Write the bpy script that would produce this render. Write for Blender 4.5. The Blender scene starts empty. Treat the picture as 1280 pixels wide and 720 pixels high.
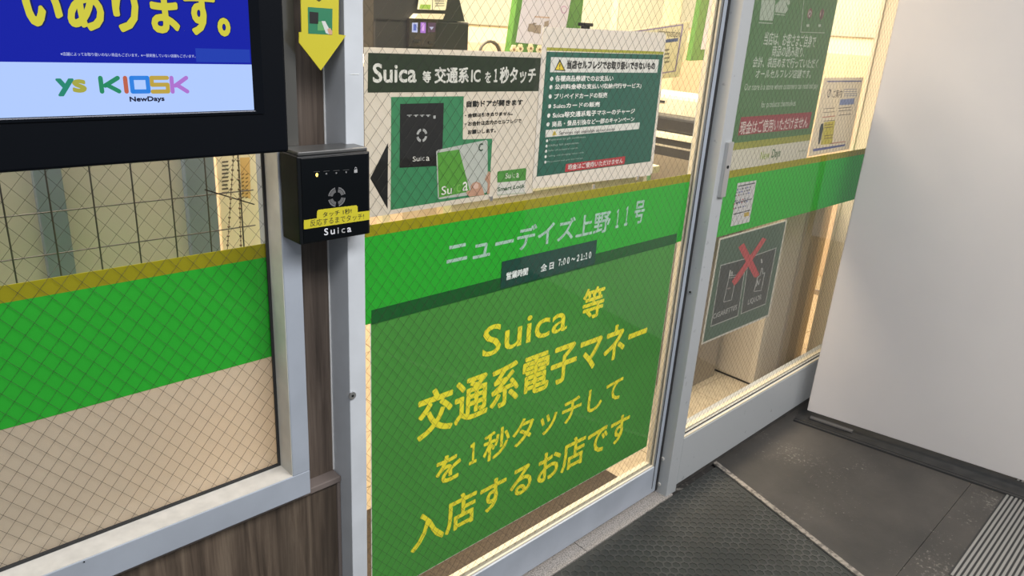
import bpy, bmesh, math, random
from mathutils import Vector, Matrix
random.seed(7)
S = bpy.context.scene
C = S.collection

# ------------------------------------------------------------------ camera
FPX, YAW, PIT, ROL, CAMH = 912.5, math.radians(45.06), math.radians(19.77), math.radians(3.706), 1.5
_F = Vector((math.sin(YAW)*math.cos(PIT), math.cos(YAW)*math.cos(PIT), -math.sin(PIT)))
_r0 = _F.cross(Vector((0, 0, 1))).normalized(); _u0 = _r0.cross(_F)
_R = _r0*math.cos(ROL)+_u0*math.sin(ROL); _U = -_r0*math.sin(ROL)+_u0*math.cos(ROL)
cd = bpy.data.cameras.new('camera'); cam = bpy.data.objects.new('camera', cd); C.objects.link(cam)
M = Matrix((_R, _U, -_F)).transposed().to_4x4(); M.translation = (0, 0, CAMH)
cam.matrix_world = M; cd.sensor_width = 36; cd.lens = FPX/1280*36; cd.clip_start = 0.02
S.camera = cam
S.view_settings.view_transform = 'Standard'; S.view_settings.look = 'None'
S.view_settings.gamma = 1; S.view_settings.exposure = 0.0

# ------------------------------------------------------------------ world and lights
w = bpy.data.worlds.new('world'); S.world = w; w.use_nodes = True
w.node_tree.nodes['Background'].inputs[0].default_value = (0.86, 0.92, 1.0, 1)
w.node_tree.nodes['Background'].inputs[1].default_value = 0.34
def area(name, loc, size, power, col, rot=(0, 0, 0)):
    l = bpy.data.lights.new(name, 'AREA'); l.shape = 'RECTANGLE'; l.size, l.size_y = size
    l.energy = power; l.color = col
    o = bpy.data.objects.new(name, l); o.location = loc; o.rotation_euler = rot; C.objects.link(o); return o
area('hall_ceiling_light', (0.6, -0.9, 3.1), (3.2, 0.9), 140, (0.98, 0.98, 1.0))
area('hall_ceiling_light', (3.0, -1.8, 3.1), (2.5, 0.9), 95, (1.0, 0.96, 0.93))
area('shop_ceiling_light', (1.2, 2.1, 2.66), (2.0, 0.6), 108, (1, 0.86, 0.68))
area('shop_ceiling_light', (3.6, 2.0, 2.66), (1.4, 0.9), 98, (1, 0.86, 0.68))
area('shop_ceiling_light', (0.9, 1.62, 2.66), (1.6, 0.3), 34, (1, 0.86, 0.68))
area('left_window_fill', (0.0, 1.30, 1.95), (1.0, 0.12), 12, (1, 0.90, 0.80))  # unseen fill, added to brighten the shelf back behind the left window
area('shelf_lamp', (0.47, 1.40, 0.74), (0.14, 0.05), 1.3, (1, 0.80, 0.55), (math.radians(-90), 0, 0))

# ------------------------------------------------------------------ helpers
def ray(px, py): return _F + _R*((px-640)/FPX) - _U*((py-360)/FPX)
def P(px, py, Y):
    d = ray(px, py); return Vector((0, 0, CAMH)) + d*(Y/d.y)
def PZ(px, py, Z=0):
    d = ray(px, py); return Vector((0, 0, CAMH)) + d*((Z-CAMH)/d.z)
def PX(px, py, X):
    d = ray(px, py); return Vector((0, 0, CAMH)) + d*(X/d.x)

def mat(name, col, rough=0.5, metal=0.0, emit=None, estr=1, noise=0, nscale=8, bump=0, bscale=60, stretch=(1, 1, 1), spec=0.5, trans=0, coat=0, col2=None, thr=(0.35, 0.65)):
    m = bpy.data.materials.new(name); m.use_nodes = True; nt = m.node_tree; b = nt.nodes['Principled BSDF']
    b.inputs['Base Color'].default_value = (*col, 1); b.inputs['Roughness'].default_value = rough
    b.inputs['Metallic'].default_value = metal; b.inputs['Specular IOR Level'].default_value = spec
    b.inputs['Coat Weight'].default_value = coat
    if emit: b.inputs['Emission Color'].default_value = (*emit, 1); b.inputs['Emission Strength'].default_value = estr
    if noise or bump:
        tc = nt.nodes.new('ShaderNodeTexCoord'); mp = nt.nodes.new('ShaderNodeMapping'); mp.inputs['Scale'].default_value = stretch
        nt.links.new(tc.outputs['Object'], mp.inputs[0])
    if noise:
        n = nt.nodes.new('ShaderNodeTexNoise'); n.inputs['Scale'].default_value = nscale; n.inputs['Detail'].default_value = 6
        nt.links.new(mp.outputs[0], n.inputs['Vector'])
        r = nt.nodes.new('ShaderNodeValToRGB'); r.color_ramp.elements[0].position, r.color_ramp.elements[1].position = thr
        c2 = col2 or tuple(c*(1-noise) for c in col)
        r.color_ramp.elements[0].color = (*c2, 1); r.color_ramp.elements[1].color = (*col, 1)
        nt.links.new(n.outputs['Fac'], r.inputs[0]); nt.links.new(r.outputs[0], b.inputs['Base Color'])
    if bump:
        n2 = nt.nodes.new('ShaderNodeTexNoise'); n2.inputs['Scale'].default_value = bscale
        nt.links.new(mp.outputs[0], n2.inputs['Vector'])
        bp = nt.nodes.new('ShaderNodeBump'); bp.inputs['Strength'].default_value = bump; bp.inputs['Distance'].default_value = 0.002
        nt.links.new(n2.outputs['Fac'], bp.inputs['Height']); nt.links.new(bp.outputs[0], b.inputs['Normal'])
    if trans:
        t = nt.nodes.new('ShaderNodeBsdfTranslucent'); t.inputs[0].default_value = (*col, 1)
        mx = nt.nodes.new('ShaderNodeMixShader'); mx.inputs[0].default_value = trans
        nt.links.new(b.outputs[0], mx.inputs[1]); nt.links.new(t.outputs[0], mx.inputs[2])
        nt.links.new(mx.outputs[0], nt.nodes['Material Output'].inputs[0])
    return m

def glass_mat(name, tint=(0.95, 0.95, 0.935), gloss=0.9):
    m = bpy.data.materials.new(name); m.use_nodes = True; nt = m.node_tree; nt.nodes.clear()
    o = nt.nodes.new('ShaderNodeOutputMaterial'); t = nt.nodes.new('ShaderNodeBsdfTransparent'); t.inputs[0].default_value = (*tint, 1)
    g = nt.nodes.new('ShaderNodeBsdfGlossy'); g.inputs['Roughness'].default_value = 0.03; g.inputs[0].default_value = (gloss, gloss, gloss, 1)
    f = nt.nodes.new('ShaderNodeFresnel'); f.inputs[0].default_value = 1.42; x = nt.nodes.new('ShaderNodeMixShader')
    ge = nt.nodes.new('ShaderNodeNewGeometry'); mu = nt.nodes.new('ShaderNodeMath'); mu.operation = 'SUBTRACT'; mu.use_clamp = True  # only the outer surfaces reflect
    nt.links.new(f.outputs[0], mu.inputs[0]); nt.links.new(ge.outputs['Backfacing'], mu.inputs[1])
    nt.links.new(mu.outputs[0], x.inputs[0]); nt.links.new(t.outputs[0], x.inputs[1]); nt.links.new(g.outputs[0], x.inputs[2])
    nt.links.new(x.outputs[0], o.inputs[0]); return m

def wood_mat(name, a, b_, c):
    m = bpy.data.materials.new(name); m.use_nodes = True; nt = m.node_tree; b = nt.nodes['Principled BSDF']
    tc = nt.nodes.new('ShaderNodeTexCoord'); mp = nt.nodes.new('ShaderNodeMapping'); mp.inputs['Scale'].default_value = (1, 1, 0.045)
    n = nt.nodes.new('ShaderNodeTexNoise'); n.inputs['Scale'].default_value = 75; n.inputs['Detail'].default_value = 9; n.inputs['Roughness'].default_value = 0.65; n.inputs['Distortion'].default_value = 0.6
    r = nt.nodes.new('ShaderNodeValToRGB'); e = r.color_ramp.elements
    e[0].position = 0.3; e[0].color = (*a, 1); e[1].position = 0.72; e[1].color = (*c, 1); k = e.new(0.5); k.color = (*b_, 1)
    nt.links.new(tc.outputs['Object'], mp.inputs[0]); nt.links.new(mp.outputs[0], n.inputs['Vector'])
    nt.links.new(n.outputs['Fac'], r.inputs[0])
    # broad tone bands running with the grain
    mp2 = nt.nodes.new('ShaderNodeMapping'); mp2.inputs['Scale'].default_value = (1, 1, 0.12)
    n2 = nt.nodes.new('ShaderNodeTexNoise'); n2.inputs['Scale'].default_value = 14; n2.inputs['Detail'].default_value = 3
    nt.links.new(tc.outputs['Object'], mp2.inputs[0]); nt.links.new(mp2.outputs[0], n2.inputs['Vector'])
    mr = nt.nodes.new('ShaderNodeMapRange'); mr.inputs[1].default_value = 0.3; mr.inputs[2].default_value = 0.7; mr.inputs[3].default_value = 0.55; mr.inputs[4].default_value = 1.25
    nt.links.new(n2.outputs['Fac'], mr.inputs[0])
    mx = nt.nodes.new('ShaderNodeVectorMath'); mx.operation = 'SCALE'
    nt.links.new(r.outputs[0], mx.inputs[0]); nt.links.new(mr.outputs[0], mx.inputs['Scale'])
    nt.links.new(mx.outputs[0], b.inputs['Base Color']); b.inputs['Roughness'].default_value = 0.5
    return m

_cols = {}
def ink(*c, rough=0.45, trans=0.0):
    k = (c, rough, trans)
    if k not in _cols: _cols[k] = mat('print_ink', c, rough, trans=trans)
    return _cols[k]

def link(name, me, parent=None):
    o = bpy.data.objects.new(name, me); C.objects.link(o)
    if parent: o.parent = parent
    return o
def empty(name, loc=(0, 0, 0)):
    # every thing's parts are modelled in world coordinates; the empty stays unrotated and parts are offset back
    o = bpy.data.objects.new(name, None); C.objects.link(o); o.location = loc; o.empty_display_size = 0.05; return o
def child(o, parent):
    o.parent = parent
    off = Vector((0, 0, 0)); p = parent
    while p: off += p.location; p = p.parent
    o.location = -off
    return o
def tag(o, label, cat, group=None, kind=None):
    o['label'] = label; o['category'] = cat
    if group: o['group'] = group
    if kind: o['kind'] = kind
    return o
def structure(o): o['kind'] = 'structure'; return o

class B:
    """collects shapes into one mesh, several materials"""
    def __init__(s): s.v = []; s.f = []; s.mi = []; s.m = []
    def mid(s, m):
        if m not in s.m: s.m.append(m)
        return s.m.index(m)
    def add(s, vs, fs, m):
        k = len(s.v); s.v += [tuple(v) for v in vs]; i = s.mid(m)
        for f in fs: s.f.append([a+k for a in f]); s.mi.append(i)
    def box(s, x0, x1, y0, y1, z0, z1, m, bev=0):
        if bev:
            bm = bmesh.new(); bmesh.ops.create_cube(bm, size=1)
            for v in bm.verts: v.co = ((x0+x1)/2+v.co.x*(x1-x0), (y0+y1)/2+v.co.y*(y1-y0), (z0+z1)/2+v.co.z*(z1-z0))
            bmesh.ops.bevel(bm, geom=bm.edges[:], offset=bev, segments=2, affect='EDGES', profile=0.5)
            s.bm(bm, m); return s
        v = [(x, y, z) for x in (x0, x1) for y in (y0, y1) for z in (z0, z1)]
        s.add(v, [(0, 1, 3, 2), (4, 6, 7, 5), (0, 4, 5, 1), (2, 3, 7, 6), (0, 2, 6, 4), (1, 5, 7, 3)], m); return s
    def bm(s, bm, m):
        bm.verts.ensure_lookup_table(); bm.verts.index_update()
        s.add([v.co[:] for v in bm.verts], [[v.index for v in f.verts] for f in bm.faces], m); bm.free()
    def prism(s, pts, d, m):
        """polygon extruded by vector d"""
        n = len(pts); pts = [Vector(p) for p in pts]; d = Vector(d)
        vs = pts+[p+d for p in pts]
        s.add(vs, [list(range(n))[::-1], list(range(n, 2*n))]+[(i, (i+1) % n, (i+1) % n+n, i+n) for i in range(n)], m); return s
    def poly(s, pts, m): s.add(pts, [list(range(len(pts)))], m); return s
    def tube(s, a, b, r, m, n=6):
        a = Vector(a); b = Vector(b); d = (b-a).normalized(); u = d.orthogonal().normalized(); w_ = d.cross(u)
        r1 = [a+(u*math.cos(2*math.pi*i/n)+w_*math.sin(2*math.pi*i/n))*r for i in range(n)]
        s.prism(r1, b-a, m); return s
    def build(s, name, parent=None, smooth=False):
        me = bpy.data.meshes.new(name); me.from_pydata(s.v, [], s.f)
        for m in s.m: me.materials.append(m)
        me.polygons.foreach_set('material_index', s.mi)
        if smooth: me.shade_smooth()
        me.update(); o = bpy.data.objects.new(name, me); C.objects.link(o)
        if parent: child(o, parent)
        return o

_tc = {}
def glyphs(s, bold=0.0, sp=1.0):
    k = (s, bold, sp)
    if k in _tc: return _tc[k]
    c = bpy.data.curves.new('text', 'FONT'); c.body = s; c.resolution_u = 3; c.offset = bold; c.space_character = sp
    o = bpy.data.objects.new('text', c); C.objects.link(o)
    dg = bpy.context.evaluated_depsgraph_get(); me = bpy.data.meshes.new_from_object(o.evaluated_get(dg))
    vs = [v.co.to_2d() for v in me.vertices]; fs = [list(p.vertices) for p in me.polygons]
    bpy.data.objects.remove(o); bpy.data.curves.remove(c); bpy.data.meshes.remove(me)
    x0 = min(v.x for v in vs); x1 = max(v.x for v in vs); y0 = min(v.y for v in vs); y1 = max(v.y for v in vs)
    vs = [((v.x-x0)/max(x1-x0, 1e-6), (v.y-y0)/max(y1-y0, 1e-6)) for v in vs]
    _tc[k] = (vs, fs); return _tc[k]
def quad_map(q):
    a, b, c, d = q  # TL TR BR BL world
    return lambda u, v: (d*(1-u)+c*u)*(1-v)+(a*(1-u)+b*u)*v
def text(bb, s, bl, tr, Y, m, bold=0.0, sp=1.0):
    """lettering lying flat in the plane y=Y, between a lower-left and an upper-right point"""
    a = P(*bl, Y); b = P(*tr, Y); vs, fs = glyphs(s, 0, sp)
    h = (b.z-a.z)*bold*1.0
    offs = [(0, 0)] if not bold else [(h*math.cos(k*math.pi/4), h*math.sin(k*math.pi/4)) for k in range(8)] if bold < 0.03 or h < 0.001 else [(h*math.cos(k*math.pi/8), h*math.sin(k*math.pi/8)) for k in range(16)]
    st_ = 0.0002/len(offs)
    w_, q_ = (b.x-a.x)-2*h, (b.z-a.z)-2*h
    for k, (dx, dz) in enumerate(offs): bb.add([(a.x+h+w_*u+dx, Y-k*st_, a.z+h+q_*v+dz) for u, v in vs], fs, m)
def textq(bb, s, q, Y, m, bold=0.0, sp=1.0):
    f = quad_map([P(*p, Y) for p in q]); vs, fs = glyphs(s, 0, sp)
    bb.add([f(u, v) for u, v in vs], fs, m)
def flat(bb, pts, Y, m): bb.poly([P(*p, Y) for p in pts], m)
def rectpts(x0, x1, z0, z1, Y): return [Vector((x0, Y, z1)), Vector((x1, Y, z1)), Vector((x1, Y, z0)), Vector((x0, Y, z0))]
def zz(k, t, pts):  # zoom pixel -> photo pixel
    return [(k[0]+x/t, k[1]+y/t) for x, y in pts]
def sheet(name, pts, Y, m, th=0.0005, parent=None):
    b = B(); b.prism([P(*p, Y) for p in pts], (0, th, 0), m); return b.build(name, parent)

def wires(name, x0, x1, z0, z1, Y, parent):
    b = B(); r = 0.00030; sl = 1.2; st = 0.0325
    for sg in (1, -1):
        lo = z0-sl*(x1-x0) if sg > 0 else z0; hi = z1 if sg > 0 else z1+sl*(x1-x0)
        k = math.floor(lo/st)
        while k*st < hi:
            c = k*st; k += 1   # z = c + sg*sl*(x-x0)
            ts = sorted([x0, x1, x0+(z0-c)/(sg*sl), x0+(z1-c)/(sg*sl)]); xa, xb = ts[1], ts[2]
            if c+sg*sl*((xa+xb)/2-x0) < z0 or c+sg*sl*((xa+xb)/2-x0) > z1 or xb-xa < 1e-3: continue
            if xa < x0-1e-6 or xb > x1+1e-6: continue
            b.tube((xa, Y, c+sg*sl*(xa-x0)), (xb, Y, c+sg*sl*(xb-x0)), r, M_WIRE, 3)
    o = b.build(name, parent); o['kind'] = 'stuff'; return o

# ------------------------------------------------------------------ materials
M_WIRE = mat('wire_in_glass', (0.045, 0.043, 0.036), 0.7, spec=0.1)
M_GLASS = glass_mat('wired_glass')
M_FRAME = mat('painted_aluminium', (0.42, 0.46, 0.52), 0.42, 0.25, noise=0.12, nscale=9, bump=0.05, bscale=200)
M_FRAME2 = mat('worn_painted_steel', (0.38, 0.395, 0.40), 0.5, 0.1, noise=0.35, nscale=38, thr=(0.26, 0.34), bump=0.1, bscale=60)
M_SILL = mat('dusty_white_sill', (0.62, 0.59, 0.53), 0.7, noise=0.16, nscale=40, thr=(0.3, 0.65))
M_GREEN = mat('green_vinyl', (0.036, 0.52, 0.045), 0.35, trans=0.3)
M_LIME = mat('olive_vinyl', (0.40, 0.37, 0.012), 0.4, trans=0.3)
M_WOOD = wood_mat('dark_walnut_laminate', (0.045, 0.032, 0.024), (0.10, 0.075, 0.058), (0.16, 0.125, 0.10))
M_WOOD2 = wood_mat('walnut_laminate', (0.038, 0.027, 0.019), (0.085, 0.062, 0.044), (0.15, 0.115, 0.082))
M_TRIM = mat('brown_edge_trim', (0.16, 0.13, 0.115), 0.4)
M_BLACK = mat('black_plastic', (0.004, 0.005, 0.006), 0.4, spec=0.25)
M_BLACKM = mat('black_matt_housing', (0.002, 0.003, 0.005), 0.5, spec=0.1)
M_CREAM = mat('cream_wall_panel', (0.80, 0.70, 0.52), 0.6, noise=0.05, nscale=4)
M_FROST = mat('grey_green_panel', (0.42, 0.44, 0.38), 0.5)
M_BEAD = mat('cream_glazing_bead', (0.55, 0.50, 0.39), 0.45)
M_RUB = mat('dark_rubber', (0.02, 0.02, 0.02), 0.7)
M_CHR = mat('brushed_steel', (0.6, 0.6, 0.6), 0.3, 0.9)
M_YEL = mat('yellow_card', (0.50, 0.44, 0.02), 0.45)
M_PAPER = mat('white_laminated_card', (0.62, 0.58, 0.50), 0.4, trans=0.25)

# ------------------------------------------------------------------ floors
XW0, XW1, YB, ZC = -1.6, 4.6, 3.2, 2.72
def floor_mats():
    m = bpy.data.materials.new('dark_worn_floor'); m.use_nodes = True; nt = m.node_tree; b = nt.nodes['Principled BSDF']
    tc = nt.nodes.new('ShaderNodeTexCoord')
    n = nt.nodes.new('ShaderNodeTexNoise'); n.inputs['Scale'].default_value = 3.2; n.inputs['Detail'].default_value = 10; n.inputs['Roughness'].default_value = 0.62
    r = nt.nodes.new('ShaderNodeValToRGB'); e = r.color_ramp.elements
    e[0].position = 0.3; e[0].color = (0.027, 0.025, 0.022, 1); e[1].position = 0.72; e[1].color = (0.060, 0.053, 0.046, 1)
    n2 = nt.nodes.new('ShaderNodeTexNoise'); n2.inputs['Scale'].default_value = 75; n2.inputs['Detail'].default_value = 5; n2.inputs['Roughness'].default_value = 0.75
    n3 = nt.nodes.new('ShaderNodeTexNoise'); n3.inputs['Scale'].default_value = 4.5; n3.inputs['Detail'].default_value = 3
    mr3 = nt.nodes.new('ShaderNodeMapRange'); mr3.inputs[1].default_value = 0.45; mr3.inputs[2].default_value = 0.7; mr3.inputs[3].default_value = 0.66; mr3.inputs[4].default_value = 0.52
    sub = nt.nodes.new('ShaderNodeMath'); sub.operation = 'SUBTRACT'; mul = nt.nodes.new('ShaderNodeMath'); mul.operation = 'MULTIPLY'; mul.inputs[1].default_value = 9; mul.use_clamp = True
    mx = nt.nodes.new('ShaderNodeMixRGB'); mx.inputs[2].default_value = (0.20, 0.185, 0.16, 1)
    for a in (n, n2, n3): nt.links.new(tc.outputs['Object'], a.inputs['Vector'])
    nt.links.new(n.outputs['Fac'], r.inputs[0]); nt.links.new(r.outputs[0], mx.inputs[1])
    nt.links.new(n3.outputs['Fac'], mr3.inputs[0]); nt.links.new(n2.outputs['Fac'], sub.inputs[0]); nt.links.new(mr3.outputs[0], sub.inputs[1])
    nt.links.new(sub.outputs[0], mul.inputs[0]); nt.links.new(mul.outputs[0], mx.inputs[0])
    nt.links.new(mx.outputs[0], b.inputs['Base Color']); b.inputs['Roughness'].default_value = 0.62
    bp = nt.nodes.new('ShaderNodeBump'); bp.inputs['Strength'].default_value = 0.25; bp.inputs['Distance'].default_value = 0.002
    nt.links.new(n2.outputs['Fac'], bp.inputs['Height']); nt.links.new(bp.outputs[0], b.inputs['Normal'])
    return m
M_FLOOR = floor_mats()
M_GROUT = mat('scuffed_grout', (0.022, 0.02, 0.018), 0.8, noise=0.1, nscale=40, col2=(0.16, 0.15, 0.13), thr=(0.30, 0.42))
M_GRAN = mat('speckled_granite', (0.34, 0.31, 0.28), 0.6, noise=0.6, nscale=260, bump=0.3, bscale=260, thr=(0.38, 0.56))
M_RIDGE = mat('rubber_ridge', (0.064, 0.064, 0.058), 0.6, noise=0.45, nscale=7, thr=(0.4, 0.6))
M_CELL = mat('rubber_cell', (0.027, 0.029, 0.026), 0.6)
M_TILE = mat('beige_floor_tile', (0.60, 0.50, 0.36), 0.42, noise=0.18, nscale=30)

b = B(); b.box(-2.5, 6, -4.5, 1.16, -0.1, -0.008, M_GROUT)
fl = structure(b.build('floor'))
# metal joint strip line: from S0 to S1 on the ground
S0 = PZ(905, 590); S1 = PZ(1045, 700); sd = (S1-S0).normalized(); sn = Vector((-sd.y, sd.x, 0))
if sn.x < 0: sn = -sn
def strip_x(y): return S0.x+(S1.x-S0.x)*(y-S0.y)/(S1.y-S0.y)
# dark floor slabs, one mesh each
rows = [(1.16, 0.4198), (0.4182, -0.18), (-0.184, -0.8), (-0.804, -1.5)]
for i, (ya, yb) in enumerate(rows):
    if i == 0:
        cuts = [None, 3.6, 5.9]
    else: cuts = [None, 3.6 if i == 1 else 4.0, 5.9]
    for j in range(len(cuts)-1):
        xa0 = strip_x(ya)+0.022 if cuts[j] is None else cuts[j]+0.002
        xa1 = strip_x(yb)+0.022 if cuts[j] is None else cuts[j]+0.002
        t = B(); t.prism([(xa0, ya, 0), (cuts[j+1]-0.002, ya, 0), (cuts[j+1]-0.002, yb, 0), (xa1, yb, 0)], (0, 0, -0.008), M_FLOOR)
        t.build('slab', fl)
for i in range(3):
    t = B(); t.box(-2.4+i*1.2, -1.2+i*1.2-0.004, -4.4, -1.55, -0.008, 0, M_FLOOR); t.build('slab', fl)
# worn metal joint strip
t = B(); e0 = S0-sd*0.12; e1 = S0+sd*3.0
M_STRIP = mat('worn_metal_strip', (0.30, 0.27, 0.235), 0.5, 0.3, noise=0.6, nscale=70, thr=(0.4, 0.55))
for o0, o1, zt, mm in ((-0.001, 0.019, 0.004, M_STRIP), (-0.006, -0.001, 0.002, M_RUB), (0.019, 0.022, 0.001, M_RUB)):
    t.prism([e0+sn*o0, e0+sn*o1, e1+sn*o1, e1+sn*o0], (0, 0, zt), mm)
o = t.build('trim_1'); structure(o)

# rubber mat with honeycomb relief
rm = empty('rubber_mat', (1.2, 0.5, 0))
t = B(); t.prism([(-1.0, 1.094, -0.002), (strip_x(1.094)-0.006, 1.094, -0.002), (strip_x(-1.5)-0.006, -1.5, -0.002), (-1.0, -1.5, -0.002)], (0, 0, 0.002), M_CELL)
t.build('base', rm)
tag(rm, 'black rubber entrance mat with honeycomb relief in front of the sliding door', 'mat')
t = B(); t0x = 0.0262; ax, ay = t0x, t0x*0.93
ang = math.radians(-42); ca, sa = math.cos(ang), math.sin(ang)
cnt = 0
for i in range(-60, 60):
    for j in range(-60, 60):
        lx = (i+(j % 2)*0.5)*ax; ly = j*ay
        x = 1.7+lx*ca-ly*sa; y = 0.75+lx*sa+ly*ca
        if not (y < 1.083 and y > 0.2 and x > 0.85 and x < strip_x(y)-0.018): continue
        ro, ri = ax/math.sqrt(3)*1.03, ax/math.sqrt(3)*0.80
        vo, vm, vi = [], [], []
        for k in range(6):
            a = math.radians(60*k+30); cx, cy = math.cos(a), math.sin(a); dx, dy = cx*ca-cy*sa, cx*sa+cy*ca
            vo.append((x+dx*ro, y+dy*ro, 0.0020)); vi.append((x+dx*ri, y+dy*ri, 0.0020)); vm.append((x+dx*ri*.95, y+dy*ri*.95, 0.0004))
        t.add(vo+vi, [(k, (k+1) % 6, (k+1) % 6+6, k+6) for k in range(6)], M_RIDGE)
        t.add(vi+vm, [(k, (k+1) % 6, (k+1) % 6+6, k+6) for k in range(6)]+[tuple(range(6, 12))], M_CELL)
o = t.build('honeycomb_relief', rm); o['kind'] = 'stuff'
# granite threshold blocks
xs = [-0.9, -0.1, 0.7, 1.496, 1.955]
for i in range(4):
    t = B(); t.box(xs[i]+0.0012, xs[i+1]-0.0012, 1.096, 1.19, -0.01, 0.0035, M_GRAN, bev=0.001)
    t.build('threshold_stone', fl)
# drain grating at the lower right
g0, g1 = PZ(1185, 719), PZ(1204.5, 692)
gr = empty('floor_grating', (2.5, 0.2, 0)); tag(gr, 'ribbed metal floor grating at the lower right corner of the dark floor', 'grating')
M_GRT = mat('grating_metal', (0.34, 0.33, 0.31), 0.4, 0.6)
t = B(); t.box(2.285, 3.1, -0.3, 0.315, -0.006, 0.001, M_RUB); t.build('tray', gr)
for k in range(24):
    y = 0.309-k*0.0135
    t = B(); t.box(2.285, 3.1, y-0.0075, y, 0.001, 0.004, M_GRT, bev=0.001); t.build('bar', gr)

# shop floor
b = B(); b.box(XW0, XW1, 1.19, YB, -0.1, -0.003, mat('tile_joint', (0.22, 0.18, 0.13), 0.8)); fi = structure(b.build('floor'))
tile_me = None
k0 = 0.3
for i in range(-6, 16):
    for j in range(0, 7):
        x = i*k0; y = 1.19+j*k0
        if x+k0 > XW1 or x < XW0: continue
        if tile_me is None:
            t = B(); t.box(0.0015, k0-0.0015, 0.0015, k0-0.0015, -0.004, 0.0, M_TILE, bev=0.001); to = t.build('tile'); tile_me = to.data; to.parent = fi; to.location = (x, y, 0)
        else:
            to = bpy.data.objects.new('tile', tile_me); C.objects.link(to); to.parent = fi; to.location = (x, y, 0)
bc = empty('service_counter', (2.0, 1.72, 0)); tag(bc, 'low cream service counter inside the shop right behind the two notices', 'counter')
t = B(); t.box(1.42, 2.5, 1.73, 1.96, 0, 0.97, mat('counter_front', (0.5, 0.44, 0.34), 0.5)); t.build('body', bc)
t = B(); t.box(1.41, 2.51, 1.70, 1.97, 0.97, 1.0, M_CREAM, bev=0.003); t.build('worktop', bc)
t = B(); t.box(0.5, 1.88, 1.24, 1.68, 0.0, 0.008, mat('brown_carpet_mat', (0.085, 0.065, 0.048), 0.95, noise=0.4, nscale=120), bev=0.002)
tag(t.build('entrance_mat'), 'dark brown carpet mat inside the shop behind the sliding door', 'mat')

# ------------------------------------------------------------------ shop walls and ceiling
for nm, bx in (('wall_back', (XW0, XW1, YB, YB+0.1, 0, ZC)), ('wall_right', (XW1, XW1+0.1, 1.2, YB+0.1, 0, ZC)), ('wall_left', (XW0-0.1, XW0, 1.1, YB+0.1, 0, ZC)), ('ceiling', (XW0-0.1, XW1+0.1, 1.2, YB+0.1, ZC, ZC+0.1))):
    b = B(); b.box(*bx, M_CREAM); structure(b.build(nm))
wb = bpy.data.objects['wall_back']; wr = bpy.data.objects['wall_right']
for x0, x1 in ((0.3, 1.3), (1.42, 2.46), (2.62, 3.22), (3.34, 3.94), (4.02, 4.5)):
    b = B(); b.box(x0, x1, YB-0.012, YB+0.001, 1.49, 2.5, M_FROST, bev=0.004); b.build('panel', wb)
for y0, y1 in ((1.74, 2.25), (2.4, 3.1)):
    b = B(); b.box(XW1-0.012, XW1+0.001, y0, y1, 1.555, 2.5, M_FROST, bev=0.004); b.build('panel', wr)
M_DADO = mat('beige_dado_panel', (0.62, 0.50, 0.36), 0.6)
b = B(); b.box(XW1-0.008, XW1+0.001, 1.22, 3.1, 0.1, 1.46, M_DADO, bev=0.003); b.build('lower_panel', wr)
b = B(); b.box(1.0, 4.5, YB-0.008, YB+0.001, 0.1, 1.40, M_DADO, bev=0.003); b.build('lower_panel', wb)
# wall closing the shop front above and beyond the camera view
b = B(); b.box(XW0, 3.46, 1.16, 1.26, 2.25, ZC, M_FRAME2); b.box(XW0, -0.62, 1.12, 1.2, 0, 2.25, M_FRAME2); structure(b.build('wall_front'))

# ------------------------------------------------------------------ left window (window_1)
YL = 1.16
w1 = structure(empty('window_1', (0.0, YL, 0.63)))
def frame_box(name, x0, x1, y0, y1, z0, z1, m, par, bev=0.0015):
    t = B(); t.box(x0, x1, y0, y1, z0, z1, m, bev=bev); return t.build(name, par)
frame_box('glass_pane', -0.55, 0.551, YL-0.006, YL-0.0005, 0.66, 2.1, M_GLASS, w1, 0)
wires('wire_mesh', -0.55, 0.551, 0.66, 2.1, YL-0.003, w1)
frame_box('bottom_rail', -0.62, 0.588, 1.103, 1.185, 0.620, 0.672, M_FRAME, w1)
frame_box('dusty_sill', -0.55, 0.553, 1.1045, 1.150, 0.671, 0.6732, M_SILL, w1, 0)
frame_box('inner_reveal', 0.5520, 0.5535, 1.1045, 1.150, 0.673, 2.1, mat('off_white_reveal', (0.52, 0.51, 0.46), 0.5, noise=0.12, nscale=30), w1, 0)
frame_box('side_stile', 0.553, 0.588, 1.103, 1.185, 0.672, 2.25, M_FRAME, w1)
frame_box('side_stile', -0.62, -0.55, 1.103, 1.185, 0.672, 2.25, M_FRAME, w1)
frame_box('top_rail', -0.55, 0.553, 1.103, 1.185, 2.1, 2.25, M_FRAME, w1)
t = B(); t.box(-0.55, 0.553, YL-0.010, YL-0.006, 0.672, 0.678, M_RUB); t.box(0.5475, 0.553, YL-0.010, YL-0.006, 0.678, 2.1, M_RUB); t.build('rubber_seal', w1)
t = B(); t.box(-0.55, 0.5518, YL, YL+0.0006, 0.902, 1.093, M_GREEN); t.build('green_band', w1)
t = B(); t.box(-0.55, 0.5518, YL, YL+0.0006, 1.093, 1.118, M_LIME); t.build('olive_band', w1)
M_BACK = mat('frosted_white_film', (0.70, 0.62, 0.52), 0.55, trans=0.4, noise=0.08, nscale=5)
t = B(); t.box(-0.55, 0.5518, YL+0.001, YL+0.0016, 0.66, 0.902, M_BACK); t.build('frosted_film', w1)
# window sill screw
t = B(); p = P(105, 702, 1.103); t.tube((p.x, 1.1035, p.z), (p.x, 1.1015, p.z), 0.0012, M_BLACK, 8); t.build('screw', w1)

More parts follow.
